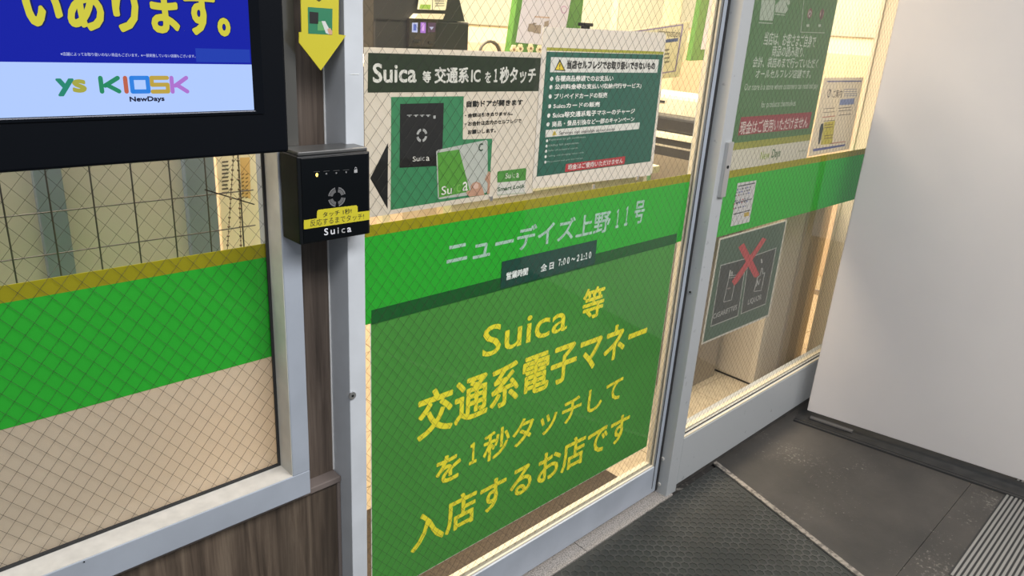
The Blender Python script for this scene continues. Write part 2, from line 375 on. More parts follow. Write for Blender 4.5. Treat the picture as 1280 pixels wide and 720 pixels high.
# ------------------------------------------------------------------ wood pier and lower panel
structure(frame_box('wall_pier', 0.586, 0.668, 1.15, 1.2, 0.0, 2.25, M_WOOD, None, 0.0005)).name = 'wall_front'
wp = structure(empty('wall_front', (0.2, 1.13, 0)))
frame_box('lower_panel', -0.62, 0.660, 1.1285, 1.17, 0.0, 0.602, M_WOOD2, wp, 0.0008)
frame_box('top_edge_trim', -0.62, 0.6665, 1.121, 1.17, 0.602, 0.6155, M_TRIM, wp, 0.002)
frame_box('side_edge_trim', 0.6585, 0.6665, 1.1235, 1.17, 0.0, 0.602, M_TRIM, wp, 0.002)
wj = structure(empty('trim_2', (0.68, 1.1, 0)))
frame_box('jamb', 0.667, 0.703, 1.0835, 1.185, 0.0, 2.25, mat('pale_painted_jamb', (0.53, 0.555, 0.58), 0.5, noise=0.1, nscale=12), wj, 0.0012)
t = B(); t.box(0.6645, 0.667, 1.148, 1.1515, 0.617, 2.2, mat('caulk', (0.7, 0.7, 0.68), 0.5)); t.build('caulk_line', wj)
t = B(); p = P(443, 494, 1.08); t.tube((0.6705, 1.0825, p.z), (0.6705, 1.0795, p.z), 0.0075, M_CHR, 20); t.tube((0.6705, 1.0795, p.z), (0.6705, 1.079, p.z), 0.0025, M_BLACK, 10); t.build('lock_cylinder', wj)

# ------------------------------------------------------------------ sliding door (door_1)
YD = 1.16
d1 = structure(empty('door_1', (1.3, YD, 0)))
frame_box('glass_pane', 0.722, 1.889, 1.1535, 1.1580, 0.12, 2.15, M_GLASS, d1, 0)
wires('wire_mesh', 0.722, 1.889, 0.125, 2.1, 1.156, d1)
frame_box('left_stile', 0.69, 0.722, 1.15, 1.182, 0.012, 2.2, M_FRAME, d1)
frame_box('right_stile', 1.889, 1.909, 1.142, 1.182, 0.012, 2.2, M_FRAME, d1)
frame_box('bottom_rail', 0.69, 1.889, 1.142, 1.182, 0.012, 0.118, M_FRAME, d1)
frame_box('top_rail', 0.722, 1.889, 1.142, 1.182, 2.1, 2.2, M_FRAME, d1)
t = B(); t.box(0.722, 1.889, 1.1480, 1.153, 0.118, 0.1225, M_BEAD); t.box(0.722, 1.889, 1.1585, 1.175, 0.118, 0.1305, M_BEAD); t.box(1.882, 1.889, 1.1485, 1.153, 0.1225, 2.1, M_BEAD); t.box(1.874, 1.889, 1.1585, 1.170, 0.13, 2.1, M_BEAD)
t.build('glazing_bead', d1)
t = B(); t.box(1.909, 1.9195, 1.1405, 1.176, 0.012, 2.2, M_RUB); t.build('edge_seal', d1)
t = B(); t.box(1.8855, 1.889, 1.1415, 1.1425, 0.03, 2.2, M_RUB); t.build('seam_line', d1)
# vinyl bands
zB0, zB1, zB2 = 0.915, 1.098, 1.121
t = B(); t.box(0.722, 1.874, YD-0.0008, YD-0.0002, zB0, zB1, M_GREEN); t.build('green_band', d1)
t = B(); t.box(0.722, 1.874, YD-0.0008, YD-0.0002, zB1, zB2, M_LIME); t.build('olive_band', d1)

Yt = YD-0.0013   # print layer in front of the films
GREY = ink(0.42, 0.62, 0.52)
t = B(); text(t, 'ニューデイズ上野', (558, 334.5), (764.5, 261.5), Yt, GREY, bold=0.02)
for s_, bl_, tr_ in (('１', (768.5, 285.5), (775.5, 261)), ('１', (780, 282.5), (787, 257.5)), ('号', (791, 281), (807.4, 249.5))): text(t, s_, bl_, tr_, Yt, GREY, bold=0.02)
t.build('shop_name_lettering', d1)

# big green poster
gp = empty('green_touch_poster', (1.35, YD, 0.2)); tag(gp, 'large green poster with big yellow writing on the lower half of the sliding door', 'poster')
M_GP = mat('mid_green_film', (0.095, 0.41, 0.068), 0.4, trans=0.2, noise=0.12, nscale=3)
M_GPD = mat('dark_green_film', (0.006, 0.12, 0.022), 0.4, trans=0.1)
t = B(); t.box(0.766, 1.846, YD+0.0002, YD+0.0007, 0.206, 0.944, M_GP); t.build('sheet', gp)
t = B(); t.box(0.764, 1.848, YD+0.0008, YD+0.0012, 0.204, 0.925, mat('white_backing', (0.8, 0.8, 0.75), 0.5)); t.build('backing_sheet', gp)
t = B(); t.box(0.766, 1.846, YD-0.0016, YD-0.0010, 0.913, 0.944, M_GPD); t.build('top_strip', gp)
YE = ink(0.93, 0.83, 0.045)
t = B()
for s, bl, tr, bd in (('Suica', (602.5, 448.5), (711.5, 376.5), 0.012), ('等', (726, 403), (757.5, 354.5), 0.022), ('交通系電子マネー', (521, 553.5), (812, 389), 0.022),
                  ('を', (544, 610), (577, 561), 0.03), ('１', (586, 582), (597, 551), 0.03), ('秒タッチして', (603, 580.5), (780, 467), 0.02), ('入店するお店です', (513, 693.5), (788.5, 512), 0.022)):
    text(t, s, bl, tr, YD-0.0006, YE, bold=bd)
t.build('lettering', gp)
# opening hours plate
hp = empty('opening_hours_plate', (1.25, YD, 0.98)); tag(hp, 'small dark green opening hours plate across the middle of the sliding door', 'sign')
a = P(625.5, 361, Yt-0.0006); c = P(746.3, 299.6, Yt-0.0006)
t = B(); t.box(a.x, c.x, Yt-0.0012, Yt-0.0006, a.z, c.z, ink(0.003, 0.055, 0.035)); t.build('plate', hp)
W_ = ink(0.72, 0.76, 0.72)
t = B()
for s, bl, tr in (('営業時間', (632.5, 350.5), (660.5, 334)), ('全 日', (675.5, 340), (692.6, 326.5)), ('７:００ ～ ２１:１０', (697.5, 333), (739.5, 314))):
    text(t, s, bl, tr, Yt-0.0014, W_, bold=0.04)
t.build('lettering', hp)

# ------------------------------------------------------------------ white touch poster
def z3(*p): return zz((450, 50), 3.13, p)
tp = empty('touch_instruction_poster', (1.0, YD, 1.15)); tag(tp, 'white poster with black arrow, reader picture and dark title bar on sliding door', 'poster')
M_WH = mat('white_poster_sheet', (0.76, 0.71, 0.63), 0.42, trans=0.25)
Yp = YD-0.0008
t = B(); a = P(454.8, 273, Yp); c = P(680.5, 66.5, Yp); t.box(0.753, P(672, 150, Yp).x, Yp, Yp+0.0006, a.z, 1.4475, M_WH); t.build('sheet', tp)
Y1, Y2, Y3, Y4 = Yp-0.0003, Yp-0.0005, Yp-0.0007, Yp-0.0009
t = B(); flat(t, z3((32, 50), (712, 70), (700, 200), (30, 206)), Y1, ink(0.020, 0.034, 0.012)); t.build('title_bar', tp)
WH = ink(0.74, 0.72, 0.66); BK = ink(0.008, 0.008, 0.008)
t = B()
for s, bl, tr in (('Suica', (50, 168), (222, 93)), ('等', (244, 168), (278, 121)), ('交通系', (291, 170), (427, 106)), ('IC', (434, 165), (473, 116)), ('を', (488, 168), (514, 124)), ('１', (522, 165), (540, 113)), ('秒タッチ', (545, 170), (690, 106))):
    text(t, s, *z3(bl, tr), Y2, WH, bold=0.03)
t.build('title_lettering', tp)
t = B(); flat(t, z3((122, 223), (406, 220), (402, 389), (518, 386), (505, 603), (120, 665)), Y1, ink(0.045, 0.24, 0.10)); t.build('green_picture_field', tp)
t = B(); flat(t, z3((40, 541), (110, 402), (108, 661)), Y1, BK); t.build('black_arrow', tp)
t = B(); flat(t, z3((157, 250), (328, 246), (321, 492), (155, 500)), Y2, ink(0.012, 0.011, 0.010))
def disc(bb, c, rx, ry, Y, m, n=16, a0=0, a1=360, inner=0.0):
    """disc or ring sector round photo point c; rx, ry in metres"""
    o_ = P(*c, Y); k = max(3, int(n*(a1-a0)/360))
    outer = [(o_.x+rx*math.cos(math.radians(a0+(a1-a0)*i/k)), Y, o_.z+ry*math.sin(math.radians(a0+(a1-a0)*i/k))) for i in range(k+1)]
    if not inner: bb.poly(outer[:-1] if a1-a0 >= 360 else outer+[tuple(o_)], m); return
    inn = [(o_.x+(x-o_.x)*inner, Y, o_.z+(z-o_.z)*inner) for x, _, z in outer]
    bb.add(outer+inn, [(i, i+1, i+1+k+1, i+k+1) for i in range(k)], m)
def ring4(bb, c, r, Y, m, inner=0.62):
    for a in (12, 102, 192, 282): disc(bb, c, r, r, Y, m, 24, a, a+66, inner)
GM = ink(0.45, 0.45, 0.44)
ring4(t, z3((242, 373))[0], 0.0135, Y3, GM)
for q in ((193, 298), (219, 298), (243, 298), (267, 298)): disc(t, z3(q)[0], 0.0022, 0.0014, Y3, GM, 8); flat(t, z3((q[0]-9, q[1]-5), (q[0]+9, q[1]-6), (q[0]+9, q[1]-3), (q[0]-9, q[1]-2)), Y3, GM)
flat(t, z3((287, 296), (296, 295), (296, 307), (287, 308)), Y3, GM)
text(t, 'Su', *z3((206, 476), (233, 454)), Y3, WH, bold=0.012); text(t, 'i', *z3((236, 473), (240, 456)), Y3, GM); text(t, 'c', *z3((243, 473), (253, 458)), Y3, GM); text(t, 'a', *z3((258, 473), (272, 456)), Y3, WH, bold=0.012)
t.build('reader_picture', tp)
t = B(); flat(t, z3((298, 436), (305, 430), (494, 391), (499, 396), (500, 592), (494, 598), (311, 623), (305, 618)), Y3, ink(0.50, 0.52, 0.47))
flat(t, z3((303, 441), (388, 428), (430, 592), (309, 617)), Y4, ink(0.10, 0.33, 0.045))
text(t, 'C', *z3((463, 436), (482, 403)), Y4, ink(0.03, 0.07, 0.04), bold=0.03)
text(t, 'Su', *z3((318, 607), (360, 568)), Y4-0.0002, WH, bold=0.008); text(t, 'i', *z3((366, 600), (371, 565)), Y4-0.0002, ink(0.2, 0.45, 0.1)); text(t, 'c', *z3((377, 597), (396, 563)), Y4-0.0002, ink(0.2, 0.45, 0.1)); text(t, 'a', *z3((401, 592), (423, 553)), Y4-0.0002, WH, bold=0.008)
t.build('card_picture', tp)
SK = ink(0.52, 0.30, 0.20)
t = B(); flat(t, z3((428, 613), (415, 598), (420, 590), (434, 588), (432, 572), (441, 560), (455, 554), (470, 560), (480, 580), (487, 606)), Y4-0.0003, SK)
flat(t, z3((488, 545), (504, 512), (511, 520), (507, 600), (497, 603), (500, 560)), Y4-0.0003, SK)
flat(t, z3((441, 575), (446, 563), (456, 559), (464, 566), (462, 580), (450, 584)), Y4-0.0005, ink(0.62, 0.42, 0.33)); t.build('thumb_picture', tp)
t = B(); BKT = ink(0.02, 0.02, 0.015)
for s, bl, tr, bd in (('自動ドアが開きます', (416, 264), (638, 231), 0.05), ('・金額は引き去りません。', (410, 304), (598, 279), 0.05), ('・お会計は店内のセルフレジで', (410, 338), (632, 307), 0.045), ('お願いします。', (421, 370), (532, 345), 0.05)):
    text(t, s, *z3(bl, tr), Y1, BKT, bold=bd)
t.build('lettering', tp)
t = B(); flat(t, z3((540, 514), (646, 501), (651, 506), (648, 549), (537, 558), (537, 518)), Y1, ink(0.09, 0.30, 0.06))
flat(t, z3((537, 558), (648, 549), (645, 596), (640, 600), (540, 607), (535, 602)), Y1, ink(0.68, 0.66, 0.60))
for a_, b_ in (((535, 602), (648, 593)),): flat(t, z3((a_[0], a_[1]+4), (b_[0], b_[1]+4), (b_[0], b_[1]+6), (a_[0], a_[1]+6)), Y2, ink(0.3, 0.42, 0.27))
text(t, 'Su', *z3((568, 543), (590, 519)), Y2, WH, bold=0.015); text(t, 'ic', *z3((594, 541), (607, 518)), Y2, ink(0.5, 0.62, 0.42)); text(t, 'a', *z3((611, 539), (622, 520)), Y2, WH, bold=0.015)
text(t, 'Smart Lock', *z3((538, 593), (645, 562)), Y2, ink(0.03, 0.10, 0.03), bold=0.04)
t.build('lock_logo', tp)

# ------------------------------------------------------------------ dark green notice board
def z4(*p): return zz((660, 20), 3.27, p)
nb = empty('services_notice', (1.4, YD, 1.15)); tag(nb, 'dark green notice with white bullet list and warning triangle on sliding door', 'notice')
Yn = YD-0.0022
t = B(); t.prism([P(*q, Yn) for q in z4((62, 52), (70, 44), (555, 68), (565, 78), (508, 640), (498, 652), (22, 706), (17, 698))], (0, 0.0012, 0), M_WH); t.build('sheet', nb)
t = B(); flat(t, z4((76, 146), (553, 158), (501, 594), (35, 657)), Yn-0.0003, ink(0.010, 0.10, 0.062)); t.build('green_field', nb)
t = B(); flat(t, z4((77, 128), (555, 146), (554, 157), (76, 141)), Yn-0.0003, ink(0.36, 0.35, 0.03)); t.build('olive_line', nb)
WB = ink(0.66, 0.64, 0.57)
t = B(); flat(t, z4((94, 168), (536, 178), (528, 232), (90, 230)), Yn-0.0005, WB); t.build('title_strip', nb); t = B(); flat(t, z4((73, 466), (457, 435), (454, 462), (70, 496)), Yn-0.0005, WB)
t.build('caption_strip', nb); t = B(); flat(t, z4((155, 605), (398, 573), (394, 605), (151, 638)), Yn-0.0005, ink(0.42, 0.025, 0.03)); t.build('red_strip', nb)
t = B(); flat(t, z4((130, 176), (154, 225), (108, 222)), Yn-0.0007, BK); flat(t, z4((130, 184), (149, 221), (113, 219)), Yn-0.0009, ink(0.75, 0.55, 0.03)); text(t, '!', *z4((127, 217), (133, 195)), Yn-0.0011, BK, bold=0.02); t.build('warning_triangle', nb); t = B()
flat(t, z4((108, 467), (118, 486), (98, 489)), Yn-0.0007, ink(0.6, 0.45, 0.05)); text(t, '!', *z4((106.5, 485), (109.5, 474)), Yn-0.0009, BK); t.build('warning_triangle', nb)
t = B(); text(t, '当店セルフレジでお取り扱いできないもの', *z4((158, 217), (522, 188)), Yn-0.0007, BKT, bold=0.05); text(t, 'Services not available at our store', *z4((126, 486), (356, 455)), Yn-0.0007, BKT, bold=0.005)
for s, bl, tr in (('各種商品券類でのお支払い', (110, 268), (350, 243)), ('公共料金等お支払い(収納代行サービス)', (108, 304), (465, 274)), ('プリペイドカードの販売', (106, 341), (325, 312)), ('Suicaカードの販売', (103, 379), (295, 350)), ('Suica等交通系電子マネーのチャージ', (100, 418), (438, 377)), ('商品・景品引換など一部のキャンペーン', (97, 454), (436, 410))):
    text(t, s, *z4(bl, tr), Yn-0.0005, WH, bold=0.04)
for s, bl, tr in (('Payments by gift certificates', (86, 513), (235, 490)), ('Utility bill payments', (84, 536), (208, 514)), ('Sale of prepaid cards', (82, 556), (204, 535)), ('Selling and charging Suica cards', (81, 578), (228, 554)), ('Promotional gift exchange', (79, 601), (226, 577))):
    text(t, s, *z4(bl, tr), Yn-0.0005, ink(0.35, 0.42, 0.36))
text(t, '現金はご使用いただけません', *z4((162, 630), (389, 580)), Yn-0.0007, WH, bold=0.015)
t.build('lettering', nb)
for q in ((97, 257), (94, 291), (91, 329), (88, 369), (85, 407), (82, 443)): t = B(); disc(t, z4(q)[0], 0.0052, 0.0048, Yn-0.0005, WH, 14); t.build('bullet_dot', nb)
for q in ((78, 510), (76, 532), (74, 553), (72, 575), (71, 597)): t = B(); disc(t, z4(q)[0], 0.0036, 0.0034, Yn-0.0005, WH, 12); t.build('bullet_dot', nb)
# small metal clips under the notices
for q in ((742, 234), (797, 223), (614, 249)):
    t = B(); p = P(*q, Yn-0.002); t.box(p.x-0.004, p.x+0.004, Yn-0.003, Yn+0.001, p.z-0.004, p.z+0.006, M_CHR); t.build('clip', nb)

# ------------------------------------------------------------------ right window (window_2) with its post
YR = 1.13; YF = 1.103
w2 = structure(empty('window_2', (2.5, YR, 0)))
frame_box('post', 1.921, 1.981, YF, 1.185, 0.0, 2.25, M_FRAME2, w2, 0.002)
frame_box('bottom_rail', 1.981, 3.42, YF, 1.175, 0.028, 0.211, M_FRAME2, w2, 0.0015)
frame_box('top_rail', 1.981, 3.42, YF, 1.175, 2.1, 2.25, M_FRAME2, w2, 0.0015)
frame_box('side_stile', 3.385, 3.42, YF, 1.175, 0.211, 2.1, M_FRAME2, w2, 0.0015)
frame_box('glass_pane', 1.981, 3.385, YR-0.006, YR-0.002, 0.211, 2.1, M_GLASS, w2, 0)
wires('wire_mesh', 1.983, 3.385, 0.212, 2.1, YR-0.004, w2)
t = B(); t.box(1.981, 3.385, YF+0.002, YF+0.007, 0.211, 0.2165, M_BEAD); t.box(1.981, 3.385, YR+0.004, YR+0.02, 0.211, 0.2165, M_BEAD); t.box(1.981, 3.385, YR-0.0105, YR-0.006, 0.211, 0.213, M_RUB); t.build('glazing_bead', w2)
zg0, zg1, zg2 = 0.911, 1.098, 1.121
t = B(); t.box(1.983, 3.385, YR-0.0012, YR-0.0006, zg0, zg1, M_GREEN); t.build('green_band', w2)
t = B(); t.box(1.983, 3.385, YR-0.0012, YR-0.0006, zg1, zg2, M_LIME); t.build('olive_band', w2)
for px in ((828.5, 573.5), (824, 605)):
    t = B(); p = PX(*px, 1.921); t.tube((1.9215, p.y, p.z), (1.9180, p.y, p.z), 0.0066, M_SILL, 14); t.tube((1.9180, p.y, p.z), (1.9172, p.y, p.z), 0.0036, M_CHR, 10); t.build('bolt', w2)
t = B(); p = PX(863, 365, 1.921); t.tube((1.9215, p.y, p.z), (1.9185, p.y, p.z), 0.006, M_CHR, 14); t.tube((1.9185, p.y, p.z), (1.918, p.y, p.z), 0.0035, M_BLACK, 10); t.build('keyhole', w2)
t = B(); a = P(897.5, 247, 1.098); c = P(917, 177, 1.098)
t.box(a.x+0.003, a.x+0.033, 1.092, YF+0.001, a.z, c.z, M_CHR, bev=0.0015); o = t.build('lock_plate', w2)
t = B(); p = P(910.5, 209, 1.09); t.tube((p.x, 1.0925, p.z), (p.x, 1.0905, p.z), 0.005, M_BLACK, 14); t.build('lock_cylinder', w2)
# skirting under the right window
b = B(); b.box(1.985, 3.3, 1.112, 1.17, 0.0, 0.03, mat('dark_skirting', (0.05, 0.045, 0.04), 0.7, noise=0.4, nscale=30)); structure(b.build('baseboard_right'))

# posters behind the right window
def z6(*p): return zz((880, 0), 3.273, p)
Yq = YR-0.0002
rp = empty('tall_green_self_checkout_poster', (2.2, YR, 1.15)); tag(rp, 'tall green poster with white writing and a red strip on the right window', 'poster')
t = B(); xL = 1.985; xr = P(1014, 168, Yq).x; zt = 1.66; zb = 1.1205
M_GQ = mat('sage_green_poster', (0.085, 0.20, 0.075), 0.45, trans=0.15)
t.box(xL, xr, Yq, Yq+0.0006, P(1014.5, 167.5, Yq).z, zt, M_GQ); t.build('sheet', rp)
z_o0 = P(1012, 175.5, Yq).z; z_o1 = P(1014.5, 167.5, Yq).z
t = B(); t.box(xL, xr, Yq, Yq+0.0006, z_o0, z_o1, ink(0.30, 0.30, 0.045)); t.build('olive_line', rp)
t = B(); t.box(xL, xr, Yq, Yq+0.0006, zb, z_o0, ink(0.66, 0.63, 0.53, trans=0.2)); t.build('white_foot', rp)
Ya = Yq-0.0003; WS = ink(0.50, 0.56, 0.46)
t = B()
for s, bl, tr, bd in (('当店は、お客さまご自身で', (242, 184), (462, 146), 0.012), ('商品の読み取り、', (275, 231), (417, 192), 0.012), ('会計、袋詰めまで行っていただく', (197, 276), (470, 240), 0.012), ('オールセルフレジ店舗です。', (208, 321), (442, 285), 0.012), ('Our store is a store where customers can read and pay', (163, 378), (468, 338), 0), ('for products themselves.', (231, 449), (380, 408), 0)):
    text(t, s, *z6(bl, tr), Ya, WS, bold=bd)
text(t, 'New', *z6((228, 655), (272, 615)), Ya, ink(0.28, 0.38, 0.03)); text(t, 'Days', *z6((273, 657), (316, 606)), Ya, ink(0.03, 0.12, 0.03), bold=0.01)
text(t, 'New Days', *z6((385, 625), (419, 610)), Ya, ink(0.15, 0.2, 0.1))
t.build('lettering', rp)
t = B(); a = P(*z6((138, 560))[0], Ya); c = P(*z6((437, 455))[0], Ya); t.poly(rectpts(a.x, c.x+0.01, a.z+0.004, c.z-0.003, Ya), ink(0.28, 0.035, 0.045)); text(t, '現金はご使用いただけません', *z6((143, 552), (430, 474)), Ya-0.0003, ink(0.66, 0.58, 0.52), bold=0.012); t.build('red_strip', rp)
t = B(); LT = ink(0.36, 0.42, 0.33)
flat(t, z6((236, 0), (292, 0), (282, 85), (226, 82)), Ya, LT); flat(t, z6((225, 90), (281, 94), (280, 98), (224, 95)), Ya, LT)
flat(t, z6((292, 22), (310, 0), (332, 0), (338, 20), (345, 38), (332, 55), (290, 50)), Ya, LT); flat(t, z6((290, 56), (333, 60), (332, 64), (289, 60)), Ya, LT); flat(t, z6((330, 0), (350, 0), (352, 14), (344, 22)), Ya, LT)
flat(t, z6((395, 130), (495, 133), (495, 136), (395, 133)), Ya, LT); flat(t, z6((395, 130), (408, 0), (410, 0), (397, 130)), Ya, LT)
for q in ((433, 55), (482, 57)):
    c_ = z6(q)[0]; disc(t, c_, 0.0150, 0.0150, Ya, ink(0.55, 0.5, 0.45), 20); disc(t, c_, 0.0150, 0.0150, Ya-0.0002, ink(0.32, 0.07, 0.07), 20, 0, 359, 0.82); text(t, '8' if q[0] < 450 else 'I', *z6((q[0]-9, q[1]+22), (q[0]+9, q[1]-18)), Ya-0.0002, ink(0.12, 0.06, 0.06), bold=0.02)
    flat(t, z6((q[0]-14, 100), (q[0]-2, 99), (q[0]-2, 110), (q[0]-14, 110)), Ya, LT)
t.build('pictograms', rp)

def z7(*p): return zz((1000, 90), 6.55, p)
ip = empty('white_information_sheet', (2.75, YR, 1.13)); tag(ip, 'small white information sheet with a question mark behind the right window', 'notice')
Yi = YR+0.0006
t = B(); t.prism([P(*q, Yi) for q in z7((200, 47), (522, 44), (402, 632), (66, 692))], (0, 0.0006, 0), mat('cream_paper', (0.78, 0.72, 0.60), 0.5, trans=0.35)); t.build('sheet', ip)
t = B(); BL = ink(0.12, 0.14, 0.32); RD = ink(0.5, 0.2, 0.17); GK = ink(0.06, 0.06, 0.07); Yj = Yi-0.0003
flat(t, z7((225, 72), (505, 70), (503, 80), (222, 83)), Yj, BL); flat(t, z7((108, 630), (372, 590), (368, 606), (104, 652)), Yj, BL)
flat(t, z7((330, 225), (448, 215), (440, 265), (322, 272)), Yj, ink(0.28, 0.32, 0.48))
disc(t, z7((240, 175))[0], 0.0145, 0.0145, Yj, GK, 20, 0, 359, 0.8); text(t, '?', *z7((230, 205), (252, 145)), Yj, GK, bold=0.01)
text(t, 'ご案内', *z7((262, 212), (352, 145)), Yj, GK, bold=0.01)
for y in (140, 158, 176, 193): flat(t, z7((362, y), (468, y-3), (467, y+3), (361, y+6)), Yj, ink(0.3, 0.33, 0.4))
for y in (300, 330, 400): flat(t, z7((192, y), (285, y-8), (284, y-3), (191, y+4)), Yj, GK)
flat(t, z7((182, 368), (290, 356), (288, 364), (181, 376)), Yj, RD); flat(t, z7((248, 582), (372, 566), (371, 573), (247, 590)), Yj, RD)
for y in (295, 318, 352): flat(t, z7((315, y), (420, y-10), (419, y-5), (314, y+5)), Yj, GK)
flat(t, z7((198, 412), (288, 398), (262, 588), (168, 596)), Yj, ink(0.62, 0.52, 0.10)); flat(t, z7((172, 425), (192, 420), (190, 470), (160, 590), (148, 592), (160, 470)), Yj, ink(0.03, 0.05, 0.06))
for y in (432, 455, 520, 542): flat(t, z7((200, y), (270, y-8), (269, y-2), (199, y+6)), Yj-0.0001, ink(0.2, 0.12, 0.06))
t.build('print', ip)

ps = empty('payment_marks_sticker', (2.08, YR, 0.97)); tag(ps, 'tiny white sticker of payment marks on the green band of right window', 'sticker')
Yk = YR-0.0018
t = B(); t.prism([P(*q, Yk) for q in ((922.3, 229), (945.6, 225.4), (936.6, 277.5), (913.3, 283))], (0, 0.0004, 0), ink(0.58, 0.56, 0.55)); t.build('sheet', ps)
def z5(*p): return zz((900, 210), 8, p)
t = B(); Yz = Yk-0.0003
for q in (((182, 178), (352, 144), (350, 156), (180, 190)), ((152, 345), (322, 303), (320, 313), (151, 355)), ((135, 458), (238, 433), (236, 443), (134, 470)), ((246, 430), (304, 415), (302, 426), (245, 441))): flat(t, z5(*q), Yz, GK)
random.seed(3)
for r_ in range(6):
    for c_ in range(6):
        x = 172-r_*9+c_*25+random.uniform(-3, 3); y = 212-c_*5.5+r_*30+(24 if r_ > 2 else 0)+(16 if r_ > 4 else 0)
        flat(t, z5((x, y), (x+15, y-3), (x+13, y+11), (x-2, y+14)), Yz, random.choice([GK, BL, ink(0.35, 0.1, 0.1), ink(0.2, 0.2, 0.22)]))
flat(t, z5((243, 448), (292, 438), (288, 480), (238, 488)), Yz-0.0001, ink(0.45, 0.32, 0.05)); t.build('print', ps)

def z8(*p): return zz((860, 260), 4, p)
cs = empty('no_cigarettes_or_liquor_sign', (2.3, YR, 0.6)); tag(cs, 'grey green sign with crossed out cigarettes and liquor below the right green band', 'sign')
Yc = YR+0.0
t = B(); t.prism([P(*q, Yc) for q in z8((158, 153), (496, 60), (404, 541), (66, 684))], (0, 0.0008, 0), ink(0.60, 0.56, 0.48)); t.build('sheet', cs)
t = B(); flat(t, z8((163, 160), (489, 68), (399, 534), (75, 672)), Yc-0.0003, ink(0.085, 0.135, 0.09)); t.build('green_field', cs)
LW = ink(0.42, 0.42, 0.38); DK = ink(0.065, 0.070, 0.062)
for q in (((163, 285), (295, 249), (250, 541), (112, 595)), ((303, 247), (443, 197), (388, 482), (263, 532))):
    t = B(); flat(t, z8(*q), Yc-0.0005, LW); cx = sum(p_[0] for p_ in q)/4; cy = sum(p_[1] for p_ in q)/4
    flat(t, z8(*[(cx+(x-cx)*0.95, cy+(y-cy)*0.965) for x, y in q]), Yc-0.0007, DK); t.build('plate', cs)
t = B(); Yx = Yc-0.0009; LW2 = ink(0.5, 0.5, 0.46)
text(t, 'CIGARETTES', *z8((123, 556), (247, 482)), Yx, LW2, bold=0.008); text(t, 'LIQUOR', *z8((297, 489), (370, 430)), Yx, LW2, bold=0.008); t.build('lettering', cs)
def stroke(bb, pts, w_, Y, m):
    for (x0, y0), (x1, y1) in zip(pts, pts[1:]):
        L = math.hypot(x1-x0, y1-y0); nx, ny = -(y1-y0)/L*w_/2, (x1-x0)/L*w_/2
        flat(bb, z8((x0+nx, y0+ny), (x1+nx, y1+ny), (x1-nx, y1-ny), (x0-nx, y0-ny)), Y, m)
t = B()
stroke(t, [(178, 470), (217, 460), (240, 345), (204, 350), (178, 470)], 2.5, Yx, LW2); stroke(t, [(204, 350), (206, 340), (242, 335), (240, 345)], 2.5, Yx, LW2); stroke(t, [(208, 340), (212, 310)], 6, Yx, LW2); stroke(t, [(218, 338), (221, 318)], 6, Yx, LW2); stroke(t, [(196, 404), (214, 400)], 7, Yx, ink(0.25, 0.2, 0.18))
stroke(t, [(330, 418), (348, 348), (362, 335), (368, 300)], 3, Yx, LW2); stroke(t, [(372, 300), (374, 330), (384, 322), (366, 412), (330, 418)], 3, Yx, LW2); stroke(t, [(369, 275), (368, 255)], 7, Yx, LW2); stroke(t, [(342, 392), (348, 360), (352, 385), (362, 355)], 3, Yx, LW2)
t.build('pictograms', cs)
def tape(pts, dy=0):
    t = B(); t.prism([P(*q, Yc-0.0014-dy) for q in z8(*pts)], (0, 0.0004, 0), ink(0.50, 0.085, 0.085)); return t.build('red_tape', cs)
tape([(252, 196), (280, 176), (358, 332), (338, 350), (328, 342)]); o = tape([(374, 148), (392, 156), (248, 372), (232, 388), (220, 368)], 0.0005)

# ------------------------------------------------------------------ white panel at the right
pa = PZ(1008.7, 513, 0.042); pb = PZ(1205, 577, 0.042); pd = (pb-pa).normalized(); pe = pa+pd*1.9; pn = Vector((-pd.y, pd.x, 0))
if pn.x < 0: pn = -pn
M_PANEL = mat('white_enamel_panel', (0.53, 0.505, 0.495), 0.38, noise=0.05, nscale=2.5, bump=0.08, bscale=9, spec=0.4)
wp_ = empty('white_partition_panel', (pa.x, pa.y, 0)); tag(wp_, 'large plain white panel hanging just above the dark floor beside the right window', 'panel')
t = B(); bm = bmesh.new()
vs = [pa, pe, pe+pn*0.04, pa+pn*0.04]; vb = [bm.verts.new((v.x, v.y, 0.042)) for v in vs]; vt = [bm.verts.new((v.x, v.y, 2.4)) for v in vs]
bm.faces.new(vb); bm.faces.new(vt)
for i in range(4): bm.faces.new((vb[i], vb[(i+1) % 4], vt[(i+1) % 4], vt[i]))
bmesh.ops.recalc_face_normals(bm, faces=bm.faces[:])
bmesh.ops.bevel(bm, geom=[e for e in bm.edges if abs(e.verts[0].co.z-e.verts[1].co.z) < .1 or True], offset=0.0025, segments=2, affect='EDGES')
t.bm(bm, M_PANEL); t.build('panel', wp_)
